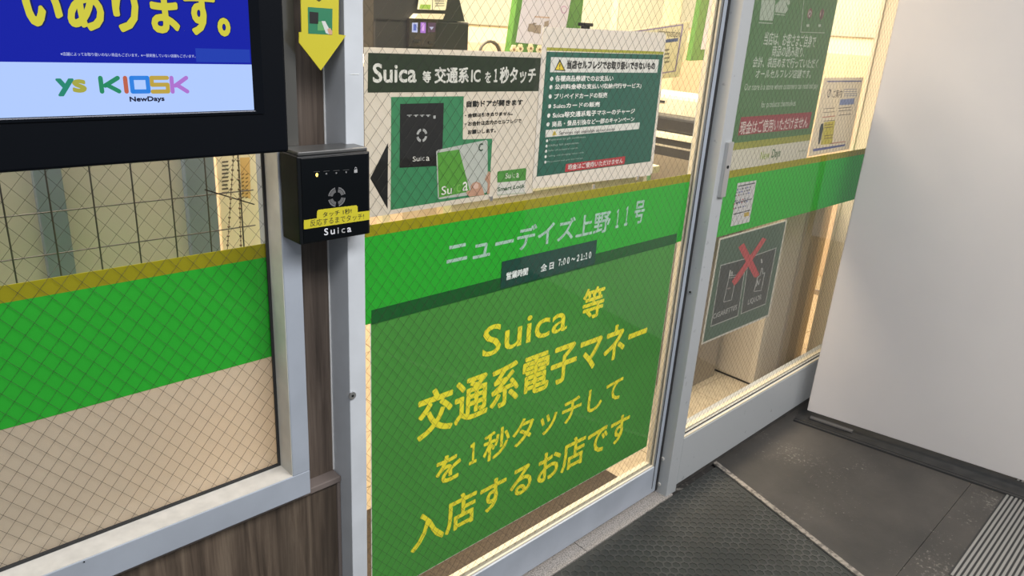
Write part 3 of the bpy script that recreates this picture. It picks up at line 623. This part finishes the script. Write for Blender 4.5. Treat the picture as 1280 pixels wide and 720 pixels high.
# its floor guide rail
qa = PZ(995, 527); qb = PZ(1205, 600); qd = (qb-qa).normalized(); qn = Vector((-qd.y, qd.x, 0)); qn = qn if qn.x > 0 else -qn
M_GUIDE = mat('dark_guide_rail', (0.035, 0.033, 0.03), 0.5, noise=0.4, nscale=20)
gd = empty('floor_guide_rail', (qa.x, qa.y, 0)); tag(gd, 'dark metal guide rail on the floor under the white panel', 'rail')
q0 = qa-qd*0.01; q1 = qa+qd*1.9
t = B(); t.prism([q0, q1, q1+qn*0.13, q0+qn*0.13], (0, 0, 0.006), M_GUIDE); t.build('plate', gd)
t = B(); t.prism([q0+qn*0.012, q1+qn*0.012, q1+qn*0.016, q0+qn*0.016], (0, 0, 0.0075), M_RUB); t.prism([q0, q1, q1-qn*0.004, q0-qn*0.004], (0, 0, 0.007), M_RUB); t.build('edge_lip', gd)
t = B(); r0 = PZ(1012, 523, 0.012); t.prism([r0, r0+qd*0.17, r0+qd*0.17+qn*0.02, r0+qn*0.02], (0, 0, 0.006), mat('scuffed_bar', (0.11, 0.105, 0.1), 0.5)); t.build('guide_bar', gd)
t = B(); t.prism([r0+Vector((0, 0, -0.012)), r0+qd*0.14+Vector((0, 0, -0.012)), r0+qd*0.14+qn*0.01+Vector((0, 0, -0.012)), r0+qn*0.01+Vector((0, 0, -0.012))], (0, 0, 0.0125), M_RUB); t.build('bar_foot', gd)

# ------------------------------------------------------------------ wall display screen
Ys = 1.035
ds = empty('wall_display', (0.2, 1.06, 1.3)); tag(ds, 'large display screen in a thick black housing hung over the left window', 'screen')
zl = P(361, 190, Ys).z; xr_ = P(361, 190, Ys).x+0.001
t = B(); t.box(-0.45, xr_, Ys, 1.0995, zl, 1.75, M_BLACKM, bev=0.004); t.build('housing', ds)
xs_ = P(317.3, 137.3, Ys-0.002).x; zs_ = P(317.3, 137.3, Ys-0.002).z
t = B(); t.box(-0.41, xs_+0.016, Ys-0.002, Ys, zs_-0.006, 1.72, mat('glossy_bezel', (0.003, 0.004, 0.006), 0.2, spec=0.12)); t.build('bezel', ds)
t = B(); t.box(-0.41, xs_+0.002, Ys-0.0025, Ys-0.002, zs_-0.0022, zs_-0.0010, ink(0.25, 0.26, 0.3)); t.build('bezel_edge', ds)
def lit(*c, s=1.0): return mat('screen_light', (0.005, 0.005, 0.005), 0.3, emit=c, estr=s, spec=0.12)
zmid = P(315, 80.7, Ys-0.003).z
Yv = Ys-0.003
t = B(); t.poly(rectpts(-0.40, xs_, zmid, 1.71, Yv), lit(0.002, 0.010, 0.36)); t.poly(rectpts(-0.40, xs_, zs_, zmid, Yv), lit(0.44, 0.60, 1.0)); sc = t.build('screen', ds)
DB = lit(0.004, 0.01, 0.12); SY = lit(0.62, 0.58, 0.05)
a = P(245.5, 77.5, Yv-0.0003); c = P(312, 62, Yv-0.0003); flatb = lit(0.012, 0.045, 0.43)
t = B(); t.poly(rectpts(a.x, c.x, a.z, c.z, Yv-0.0002), flatb)
text(t, 'いあります。', (32, 37.5), (286, -13.5), Yv-0.0003, DB, bold=0.052)
text(t, 'いあります。', (32, 36.5), (285, -13), Yv-0.0006, SY, bold=0.034)
text(t, '※店舗によってお取り扱いのない商品もございます。※一部実施していない店舗もございます。', (76, 69.5), (244, 68.3), Yv-0.0006, lit(0.6, 0.66, 0.9))
LS = [('K', 125, 149.5, (0.02, 0.25, 0.12)), ('I', 154.5, 160, (0.50, 0.12, 0.07)), ('O', 163.5, 186.5, (0.03, 0.22, 0.75)), ('S', 188.5, 211, (0.50, 0.36, 0.06)), ('K', 213.5, 235, (0.42, 0.17, 0.62))]
def kiosk(bb, s, x0, x1, col):
    a = P(x0, 117.2, Yv-0.0006); c = P(x1, 94.7, Yv-0.0006); m = lit(*col); W = c.x-a.x; H = c.z-a.z; th = 0.0053; Y = Yv-0.0006
    def R(u0, u1, v0, v1): bb.poly(rectpts(a.x+u0, a.x+u1, a.z+v0, a.z+v1, Y), m)
    def L(p, q):
        p = Vector((a.x+p[0], Y, a.z+p[1])); q = Vector((a.x+q[0], Y, a.z+q[1])); d = (q-p).normalized(); n = Vector((-d.z, 0, d.x))*th/2
        bb.poly([p+n, q+n, q-n, p-n], m)
        for e in (p, q): bb.poly([(e.x+th/2*math.cos(k*math.pi/5), Y-0.00005, e.z+th/2*math.sin(k*math.pi/5)) for k in range(10)], m)
    h = th/2
    if s == 'I': L((W/2, h), (W/2, H-h))
    if s == 'K': L((h, h), (h, H-h)); L((W-h, H-h), (W*0.28, H*0.45)); L((W*0.35, H*0.5), (W-h, h))
    if s == 'O':
        for p, q in (((h, h), (h, H-h)), ((h, H-h), (W-h, H-h)), ((W-h, H-h), (W-h, h)), ((W-h, h), (h, h))): L(p, q)
    if s == 'S':
        for p, q in (((W-h, H-h), (h, H-h)), ((h, H-h), (h, H/2)), ((h, H/2), (W-h, H/2)), ((W-h, H/2), (W-h, h)), ((W-h, h), (h, h))): L(p, q)
for q in LS: kiosk(t, *q)
text(t, 'NewDays', (162.5, 129), (205.3, 120), Yv-0.0006, lit(0.01, 0.012, 0.04), bold=0.05)
text(t, 'y', (72, 120.5), (92, 98), Yv-0.0006, lit(0.02, 0.24, 0.16), bold=0.06); text(t, 's', (91.5, 116), (107, 99), Yv-0.0006, lit(0.38, 0.38, 0.06), bold=0.08)
t.build('screen_writing', sc)
# stile front between housing and pier, its shade painted as a dark gloss strip
t = B(); t.box(0.556, 0.589, 1.1005, 1.1028, 1.288, 2.2, mat('painted_stile_shade', (0.15, 0.145, 0.13), 0.18, 0.6)); child(t.build('shaded_stile_strip'), w1)

# ------------------------------------------------------------------ card reader
Yf = 1.0
cr = empty('card_reader', (0.59, 1.1, 1.15)); tag(cr, 'black touch card reader box with yellow label between window and sliding door', 'card reader')
Yf = 1.040
X0, X1_ = 0.5525, P(462.5, 240, Yf).x; Z0 = P(374.5, 307, Yf).z; Z1 = P(371, 192.8, Yf).z
t = B(); t.box(X0, X1_, Yf, 1.098, Z0, Z1-0.004, M_BLACK, bev=0.0025); t.build('body', cr)
t = B(); t.box(X0+0.004, X1_-0.002, Yf+0.004, 1.098, Z1-0.004, Z1+0.002, mat('grey_top_cap', (0.07, 0.07, 0.068), 0.3), bev=0.0015); t.build('top_cap', cr)
t = B(); t.box(X0+0.006, X1_-0.004, Yf-0.0012, Yf+0.001, Z0+0.003, Z1-0.007, mat('gloss_front', (0.003, 0.004, 0.005), 0.2, spec=0.2), bev=0.0006); t.build('front_plate', cr)
def z9(*p): return zz((340, 180), 5.146, p)
Yr = Yf-0.0016; GR = ink(0.34, 0.34, 0.34)
t = B(); M_LED = mat('amber_led', (0.8, 0.5, 0.1), 0.3, emit=(1.0, 0.62, 0.12), estr=3); disc(t, z9((289, 199))[0], 0.0022, 0.0030, Yr, M_LED, 12); t.build('status_light', cr)
t = B()
for x in (288, 350, 414, 476): flat(t, z9((x-20, 178-(x-288)*.06), (x+20, 175-(x-288)*.06), (x+20, 178-(x-288)*.06), (x-20, 181-(x-288)*.06)), Yr, ink(0.06, 0.06, 0.06))
for q in ((350, 191), (414, 187), (477, 181)): disc(t, z9(q)[0], 0.0014, 0.0014, Yr, ink(0.2, 0.2, 0.2), 8)
flat(t, z9((528, 164), (549, 162), (549, 184), (528, 186)), Yr, GR); disc(t, z9((538.5, 160))[0], 0.0022, 0.0032, Yr, GR, 12, 0, 180, 0.6)
c_ = z9((418, 341))[0]; ring4(t, c_, 0.0165, Yr, ink(0.14, 0.14, 0.14), 0.86); ring4(t, c_, 0.0135, Yr, ink(0.10, 0.10, 0.10), 0.6)
text(t, 'S', *z9((336, 589), (361, 540)), Yr, ink(0.6, 0.6, 0.62), bold=0.03); text(t, 'u', *z9((377, 583), (404, 548)), Yr, ink(0.6, 0.6, 0.62), bold=0.03)
text(t, 'i', *z9((421, 576), (430, 537)), Yr, GR, bold=0.02); text(t, 'c', *z9((447, 574), (470, 541)), Yr, GR, bold=0.02); text(t, 'a', *z9((484, 569), (510, 534)), Yr, ink(0.6, 0.6, 0.62), bold=0.03)
t.build('reader_print', cr)
yl = B(); yl.prism([P(*q, Yr-0.0002) for q in z9((288, 478), (291, 432), (300, 423), (542, 394), (551, 403), (551, 438), (628, 429), (628, 487), (205, 549), (205, 491))], (0, 0.0002, 0), M_YEL); lb = yl.build('yellow_label', cr)
t = B(); text(t, 'タッチ 1秒!', *z9((327, 473), (512, 413)), Yr-0.0004, BKT, bold=0.008); textq(t, '反応するまでタッチ!', z9((246, 489), (592, 443), (592, 484), (246, 533)), Yr-0.0004, BKT, bold=0.008); t.build('label_lettering', lb)

# ------------------------------------------------------------------ yellow arrow sign
def za(*p): return zz((340, 0), 6.546, p)
Yw = 1.078
ar = empty('yellow_arrow_sign', (0.63, Yw, 1.4)); tag(ar, 'yellow arrow card pointing down at the black card reader', 'sign')
ctr = P(400, 0, Yw)
t = B(); body = za((232, -160), (548, -160), (545, 282), (605, 290), (400, 577), (222, 350), (222, 262), (243, 264))
t.prism([P(*q, Yw) for q in body], (0, 0.002, 0), M_YEL); t.build('card', ar)
t = B(); flat(t, za((293, 57), (495, 72), (493, 285), (297, 275)), Yw-0.0003, ink(0.02, 0.17, 0.08)); flat(t, za((306, 95), (380, 102), (378, 196), (308, 192)), Yw-0.0005, BK)
flat(t, za((372, 178), (432, 172), (455, 250), (373, 250)), Yw-0.0005, ink(0.10, 0.30, 0.10)); flat(t, za((405, 172), (435, 172), (470, 240), (470, 283), (440, 270)), Yw-0.0006, ink(0.55, 0.55, 0.52)); flat(t, za((452, 240), (476, 228), (494, 258), (492, 283), (468, 283)), Yw-0.0008, SK)
flat(t, za((365, 0), (405, 0), (385, 14)), Yw-0.0003, BK); t.build('arrow_picture', ar)
t = B(); t.box(ctr.x-0.02, ctr.x+0.02, Yw+0.002, 1.15, ctr.z+0.03, ctr.z+0.05, M_BLACK); t.build('bracket', ar)
# clear label edge on jamb
t = B(); a = P(436, 330, 1.083); c = P(448.5, 92.5, 1.083); t.poly(rectpts(c.x-0.016, c.x, c.z-0.001, c.z+0.0004, 1.0828), ink(0.7, 0.72, 0.7)); t.build('label_edge', wj)

# ------------------------------------------------------------------ behind the left window
M_GRID = mat('grid_rod', (0.09, 0.085, 0.08), 0.4, 0.5)
wg = empty('wire_grid_panel', (0.3, 1.3, 1.0)); tag(wg, 'square wire grid display panel standing behind the left window', 'grid')
for k in range(16):
    x = 0.574-k*0.0615
    t = B(); t.tube((x, 1.3, 0.95), (x, 1.3, 1.5), 0.0013, M_GRID, 6); t.build('upright_rod', wg)
for k in range(8):
    z = 1.042+k*0.0685
    t = B(); t.tube((-0.42, 1.302, z), (0.60, 1.302, z), 0.0013, M_GRID, 6); t.build('cross_rod', wg)
for x in (-0.4, 0.58):
    t = B(); t.tube((x, 1.304, 0.0), (x, 1.304, 0.98), 0.006, M_GRID, 8); t.build('leg', wg)
cb = empty('shelf_unit', (0.1, 1.4, 0)); tag(cb, 'pale shelf back with blue grey uprights behind the left window', 'shelf')
M_SB = mat('pale_shelf_back', (0.62, 0.57, 0.50), 0.6, noise=0.08, nscale=3); M_UP = mat('blue_grey_upright', (0.22, 0.27, 0.32), 0.5)
t = B(); t.box(-0.6, 0.572, 1.42, 1.44, 0.0, 1.55, M_SB); t.build('back_board', cb)
for x0, x1 in ((0.27, 0.312), (0.515, 0.572), (-0.2, -0.15)):
    t = B(); t.box(x0, x1, 1.404, 1.422, 0.0, 1.55, M_UP, bev=0.002); t.build('upright', cb)
for i, (pt, pb_) in enumerate((((292, 192), (284, 316)), ((297.5, 192), (301.5, 316)))):
    a = P(*pt, 1.25); c = P(*pb_, 1.25); M_CH = bpy.data.materials.get('bead_chain') or mat('bead_chain', (0.16, 0.12, 0.08), 0.35, 0.7)
    a = a+(a-c)*1.5; c = c+(c-a)*0.12
    t = B(); t.tube(a, c, 0.0006, M_CH, 4); n = 60
    for k in range(n):
        p = a+(c-a)*(k/(n-1)); bm = bmesh.new(); bmesh.ops.create_icosphere(bm, subdivisions=1, radius=0.0027 if k % 2 else 0.0017)
        bmesh.ops.translate(bm, verts=bm.verts[:], vec=p); t.bm(bm, M_CH)
    tag(t.build('bead_chain', smooth=True), ('left' if i == 0 else 'right')+' one of two bead chains hanging behind the left window', 'chain', 'bead chains')
pc = empty('price_card', (0.65, 1.9, 1.0)); tag(pc, 'bright cream card with dark writing behind the bead chains of left window', 'card')
yc = 1.46
t = B(); a = P(258, 330, yc); c = P(314, 180, yc); t.box(0.60, 0.80, yc, yc+0.004, 0.0, 1.45, mat('bright_cream_card', (0.85, 0.76, 0.60), 0.6)); t.build('card_sheet', pc)
t = B(); flat(t, [(70+x/4.364, 180+y/4.364) for x, y in ((1003, 75), (1057, 72), (1062, 300), (1015, 285))], yc-0.0006, ink(0.75, 0.48, 0.20))
random.seed(5)
for r_ in range(9):
    y = 95+r_*21; 
    flat(t, [(70+u/4.364, 180+v/4.364) for u, v in ((905, y), (938+random.uniform(-4, 8), y-4), (938, y+6), (905, y+9))], yc-0.0006, ink(0.10, 0.08, 0.07))
    for xx in (1012, 1034): flat(t, [(70+u/4.364, 180+v/4.364) for u, v in ((xx, y+70), (xx+14, y+64), (xx+14, y+70), (xx, y+77))] if r_ < 7 else [(304, 250), (305, 250), (305, 251)], yc-0.0012, ink(0.16, 0.09, 0.04))
t.build('writing', pc)
t = B(); a = P(256, 237, 1.285); c = P(318, 255.5, 1.285); t.tube(a, c, 0.0012, M_BLACK, 5); tag(t.build('thin_cable'), 'thin black cable slanting behind the wire grid in left window', 'cable')

# ------------------------------------------------------------------ behind the door: machines, counter, signs
M_MB = mat('dark_machine', (0.022, 0.022, 0.024), 0.4); M_GF = mat('green_frame', (0.10, 0.24, 0.05), 0.45); M_LIL = mat('pale_lilac_print', (0.62, 0.58, 0.66), 0.5)
Ym = 2.0
mc = empty('black_payment_machine', (1.5, Ym, 0)); tag(mc, 'black upright payment machine seen through the top left of the sliding door', 'machine')
a = P(467, 0, Ym); c = P(585.5, 60, Ym)
t = B(); t.box(a.x, c.x, Ym, Ym+0.4, 0.9, P(585, 28, Ym).z, M_MB, bev=0.006); t.build('body', mc)
t = B(); t.prism([P(467, -60, Ym), P(560, -60, Ym), P(581, 27, Ym), P(467, 27, Ym)], (0, 0.35, 0), M_MB); t.build('upper_body', mc)
def zm(*p): return zz((450, 0), 5.12, p)
t = B(); t.prism([P(*q, Ym-0.012) for q in zm((318, 118), (490, 118), (480, 300), (312, 300))], (0, 0.012, 0), mat('gloss_black_fascia', (0.03, 0.028, 0.03), 0.2)); fa = t.build('fascia', mc)
t = B()
for q, m in ((((333, 145), (370, 145), (368, 208), (332, 206)), lit(0.62, 0.66, 0.95)), (((388, 143), (422, 143), (420, 212), (386, 210)), lit(0.5, 0.22, 0.75)), (((436, 145), (486, 145), (480, 205), (434, 208)), lit(0.14, 0.08, 0.12))):
    flat(t, zm(*q), Ym-0.0125, m)
flat(t, zm((342, 155), (362, 155), (360, 196), (341, 196)), Ym-0.0130, lit(0.15, 0.2, 0.6)); flat(t, zm((398, 150), (412, 150), (410, 198), (396, 198)), Ym-0.0130, lit(0.9, 0.5, 1.0)); flat(t, zm((444, 172), (475, 172), (458, 192)), Ym-0.0130, lit(0.6, 0.6, 0.8))
t.build('payment_icons', fa)
t = B(); t.prism([P(*q, Ym-0.03) for q in zm((378, 88), (545, 90), (530, 124), (350, 118))], (0, 0.03, 0), mat('cream_slot_cover', (0.6, 0.54, 0.40), 0.5)); t.build('slot_cover', mc)
t = B(); t.prism([P(*q, Ym-0.02) for q in zm((392, -60), (568, -60), (548, 66), (374, 60))], (0, 0.006, 0), mat('cream_sticker', (0.62, 0.60, 0.44), 0.5)); so = t.build('sticker_sheet', mc)
t = B(); G2 = ink(0.22, 0.36, 0.06); flat(t, zm((388, 28), (454, 30), (450, 60), (380, 55)), Ym-0.0205, G2); flat(t, zm((465, -50), (469, -50), (465, 64), (461, 64)), Ym-0.0205, GK)
for y in (0, 10, 22, 36): flat(t, zm((480, y), (540, y-2), (539, y+2), (479, y+4)), Ym-0.0205, GK)
t.build('sticker_print', so)
for q in ((362, 265), (460, 272)):
    t = B(); t.prism([P(*p_, Ym-0.016) for p_ in zm((q[0]-18, q[1]-8), (q[0]+22, q[1]-8), (q[0]+20, q[1]+8), (q[0]-20, q[1]+8))], (0, 0.006, 0), M_MB); t.build('button', mc)
# shelf top with small items left of the machine's foot
t = B(); t.box(0.95, 1.35, 1.55, 1.9, 1.385, 1.395, M_CREAM, bev=0.002); t.box(1.27, 1.30, 1.86, 1.89, 0.009, 1.386, M_CREAM); t.box(1.27, 1.30, 1.56, 1.59, 0.009, 1.386, M_CREAM); t.box(1.0, 1.03, 1.86, 1.89, 0.009, 1.386, M_CREAM); sh = tag(t.build('counter_shelf'), 'pale shelf edge in front of the black payment machine inside the shop', 'shelf')

def framed(name, quad, inner, Y, label, deco):
    e = empty(name, P(*quad[3], Y)); tag(e, label, 'sign')
    t = B(); t.prism([P(*q, Y) for q in quad], (0, 0.025, 0), M_GF); t.build('frame', e)
    t = B(); t.prism([P(*q, Y-0.002) for q in inner], (0, 0.002, 0), M_LIL); sh_ = t.build('sheet', e)
    t = B(); deco(t, Y-0.0026); t.build('print', sh_); return e
def deco1(t, Y):
    for q in (((1118, 102), (1215, 108), (1214, 118), (1117, 112)),): flat(t, zm(*q), Y, ink(0.5, 0.36, 0.3))
    for q in (((1080, 152), (1116, 150), (1110, 205), (1072, 200)), ((1116, 160), (1160, 160), (1156, 215), (1108, 210)), ((1180, 140), (1210, 130), (1205, 170), (1178, 172)), ((1108, 146), (1130, 146), (1128, 156), (1106, 156))): flat(t, zm(*q), Y, ink(0.30, 0.24, 0.20))
    disc(t, (705, 12), 0.016, 0.012, Y, ink(0.5, 0.25, 0.45), 16, 0, 359, 0.8)
e = framed('green_framed_stand_sign', [(654, -50), (735, -50), (722, 66), (637, 65.5)], [(662, -50), (722, -50), (705, 50), (686, 57), (645, 53)], 1.8, 'green framed lilac stand sign with flowers along its foot behind the door', deco1)
def zo(q): return P(*q, 1.797)
for q in ((650, 61), (663, 60.5), (674, 62), (642, 62), (685, 60)):
    t = B(); M_PT = bpy.data.materials.get('cream_petal') or mat('cream_petal', (0.75, 0.66, 0.42), 0.6); c0 = zo(q)
    for k in range(6):
        a_ = k*math.pi/3; p = c0+Vector((math.cos(a_)*0.009, 0, math.sin(a_)*0.009)); bm = bmesh.new(); bmesh.ops.create_icosphere(bm, subdivisions=1, radius=0.008)
        bmesh.ops.scale(bm, vec=(1, 0.35, 1), verts=bm.verts[:]); bmesh.ops.translate(bm, verts=bm.verts[:], vec=p); t.bm(bm, M_PT)
    bm = bmesh.new(); bmesh.ops.create_icosphere(bm, subdivisions=1, radius=0.005); bmesh.ops.translate(bm, verts=bm.verts[:], vec=c0+Vector((0, -0.003, 0))); t.bm(bm, ink(0.25, 0.14, 0.08))
    t.build('flower', e)
t = B(); t.box(e.location.x+0.08, e.location.x+0.1, 1.8, 1.82, 1.0, 1.44, M_GF); t.build('pole', e)
# dark coil shape between machine and sign
t = B(); cc = P(612, 68, 1.75); n = 20
for k in range(n):
    a0_ = math.pi*k/n; a1_ = math.pi*(k+1)/n; r_ = 0.042
    t.tube((cc.x+r_*math.cos(a0_), 1.75, cc.z+0.9*r_*math.sin(a0_)), (cc.x+r_*math.cos(a1_), 1.75, cc.z+0.9*r_*math.sin(a1_)), 0.006 if k < 8 else 0.0045, ink(0.10, 0.085, 0.06), 8)
t.tube((cc.x+0.042, 1.75, cc.z), (cc.x+0.042, 1.75, 1.0), 0.004, ink(0.10, 0.085, 0.06), 6); t.tube((cc.x-0.042, 1.75, cc.z), (cc.x-0.042, 1.75, 1.0), 0.004, ink(0.10, 0.085, 0.06), 6)
tag(t.build('curved_handle'), 'dark curved handle rising behind the white touch poster', 'handle')
# black clip above the green notice
t = B(); p = P(732, 32, 1.75); t.box(p.x-0.014, p.x+0.014, 1.74, 1.76, p.z-0.03, p.z+0.006, M_BLACK, bev=0.002); t.box(p.x-0.024, p.x+0.024, 1.735, 1.765, p.z-0.002, p.z+0.009, M_BLACK, bev=0.002); t.box(p.x-0.006, p.x+0.006, 1.745, 1.755, 1.0, p.z-0.02, M_BLACK)
tag(t.build('scanner_head'), 'little black scanner head on a stalk above the green notice', 'scanner')
# information sheet on a stand
isn = empty('information_stand_sheet', P(845, 115, 1.46)); tag(isn, 'tilted cream information sheet with lilac border behind the green notice', 'notice')
def zi(*p): return zz((780, 20), 3.6, p)
t = B(); t.prism([P(*q, 1.46) for q in ((776, 40), (863, 26.5), (849, 96), (770, 104))], (0, 0.003, 0), mat('cream_card', (0.82, 0.76, 0.60), 0.5, trans=0.45)); sh_ = t.build('sheet', isn)
t = B(); LI = ink(0.35, 0.26, 0.50)
flat(t, zi((20, 72), (268, 36), (266, 42), (18, 78)), 1.4594, LI); flat(t, zi((262, 40), (268, 40), (233, 250), (227, 250)), 1.4594, LI); flat(t, zi((120, 262), (233, 244), (232, 250), (119, 268)), 1.4594, LI)
text(t, 'Information', *zi((150, 90), (256, 62)), 1.4594, GK); flat(t, zi((150, 112), (245, 98), (242, 114), (148, 126)), 1.4594, BL); 
for y in (150, 168, 186, 204): flat(t, zi((183, y), (206, y-3), (202, y+6), (180, y+8)), 1.4594, ink(0.3, 0.25, 0.2))
t.build('print', sh_)
t = B(); t.box(isn.location.x-0.1, isn.location.x-0.08, 1.465, 1.48, 0.0, 1.33, M_CHR); t.build('pole', isn)
def deco2(t, Y): flat(t, [(893, 20), (899, 20), (896, 50), (890, 50)], Y, ink(0.4, 0.4, 0.55))
framed('green_framed_notice', [(882, -30), (930, -30), (906, 74), (863, 76)], [(893, -30), (930, -30), (906, 60), (876, 62)], 1.95, 'green framed notice partly hidden by the right edge of the sliding door', deco2)
# counter block with its layered side, running into the shop
XC = 2.6
M_TAU = mat('taupe_counter', (0.26, 0.22, 0.17), 0.5)
ct = empty('checkout_counter', (XC, 1.8, 0)); tag(ct, 'taupe checkout counter with cream top behind the green notice', 'counter')
zA = PX(840, 170, XC).z
t = B(); t.box(XC-0.02, XC+0.33, 1.5, 2.6, zA-0.012, zA+0.012, mat('cream_worktop', (0.82, 0.76, 0.60), 0.35), bev=0.003); t.build('worktop', ct)
for nm, za_, zb_, mm in (('side_band', zA-0.040, zA-0.014, M_MB), ('side_band', zA-0.048, zA-0.040, mat('steel_gap', (0.45, 0.42, 0.36), 0.4)), ('side_band', zA-0.085, zA-0.048, M_MB), ('side_panel', 0, zA-0.085, M_TAU)):
    t = B(); t.box(XC, XC+0.31, 1.52, 2.58, za_, zb_, mm); t.build(nm, ct)
# white printer and black printer on the counter
pw = empty('white_register_unit', (XC, 1.9, zA)); tag(pw, 'white rounded register unit behind the black printer on the counter', 'register')
t = B(); a = PX(820, 150, XC+0.12); c = PX(868, 105, XC+0.12)
t.box(XC+0.12, XC+0.32, 1.62, 2.3, zA+0.012, zA+0.155, mat('cream_white_plastic', (0.75, 0.68, 0.52), 0.4), bev=0.02); t.build('body', pw)
t = B(); t.box(XC+0.116, XC+0.1215, 1.86, 1.93, zA+0.115, zA+0.124, M_MB); t.build('paper_slot', pw)
pk = empty('black_receipt_printer', (XC, 1.7, zA)); tag(pk, 'black receipt printer with a small white label on the counter', 'printer')
t = B(); t.box(XC+0.0, XC+0.11, 1.55, 2.2, zA+0.0125, zA+0.075, M_MB, bev=0.012); t.build('body', pk)
t = B(); t.box(XC+0.0, XC+0.11, 1.50, 1.60, zA+0.0125, zA+0.145, M_MB, bev=0.012); t.build('raised_head', pk)
t = B(); p = PX(851.5, 139.5, XC-0.001); t.box(XC-0.002, XC+0.001, p.y-0.016, p.y+0.016, p.z-0.010, p.z+0.010, ink(0.7, 0.6, 0.5)); t.build('label', pk)

# ------------------------------------------------------------------ behind the right window
cbn = empty('beige_cabinet', (2.96, 1.34, 0)); tag(cbn, 'tall beige cabinet standing on the tiles behind the right window', 'cabinet')
M_CAB = mat('beige_cabinet_face', (0.50, 0.43, 0.33), 0.5, noise=0.05, nscale=4)
t = B(); t.box(2.955, 3.44, 1.345, 2.1, 0.012, 0.93, M_CAB, bev=0.002); t.build('body', cbn)
t = B(); t.box(2.962, 3.39, 1.352, 2.09, 0.0, 0.012, M_RUB); t.build('plinth', cbn)
t = B(); t.box(2.9535, 3.0, 1.3435, 1.37, 0.014, 0.929, mat('pale_cabinet_edge', (0.56, 0.49, 0.38), 0.45)); t.build('corner_strip', cbn)
t = B(); t.box(3.17, 3.345, 1.3405, 1.3452, 0.02, 0.92, mat('taupe_inset', (0.30, 0.25, 0.19), 0.5)); t.build('inset_panel', cbn)
M_REV = mat('cream_reveal', (0.78, 0.70, 0.56), 0.55)
pl = structure(empty('trim_3', (3.42, 1.25, 0)))
t = B(); t.box(3.386, 3.46, 1.18, 1.30, 0.0, 2.6, M_REV, bev=0.002); t.build('pilaster', pl)
t = B(); t.box(3.378, 3.386, 1.286, 1.30, 0.0, 2.6, M_REV, bev=0.001); t.build('edge_bead', pl)
b = B(); b.box(3.46, XW1, 1.2, 1.22, 0, ZC, M_CREAM); structure(b.build('wall_front'))
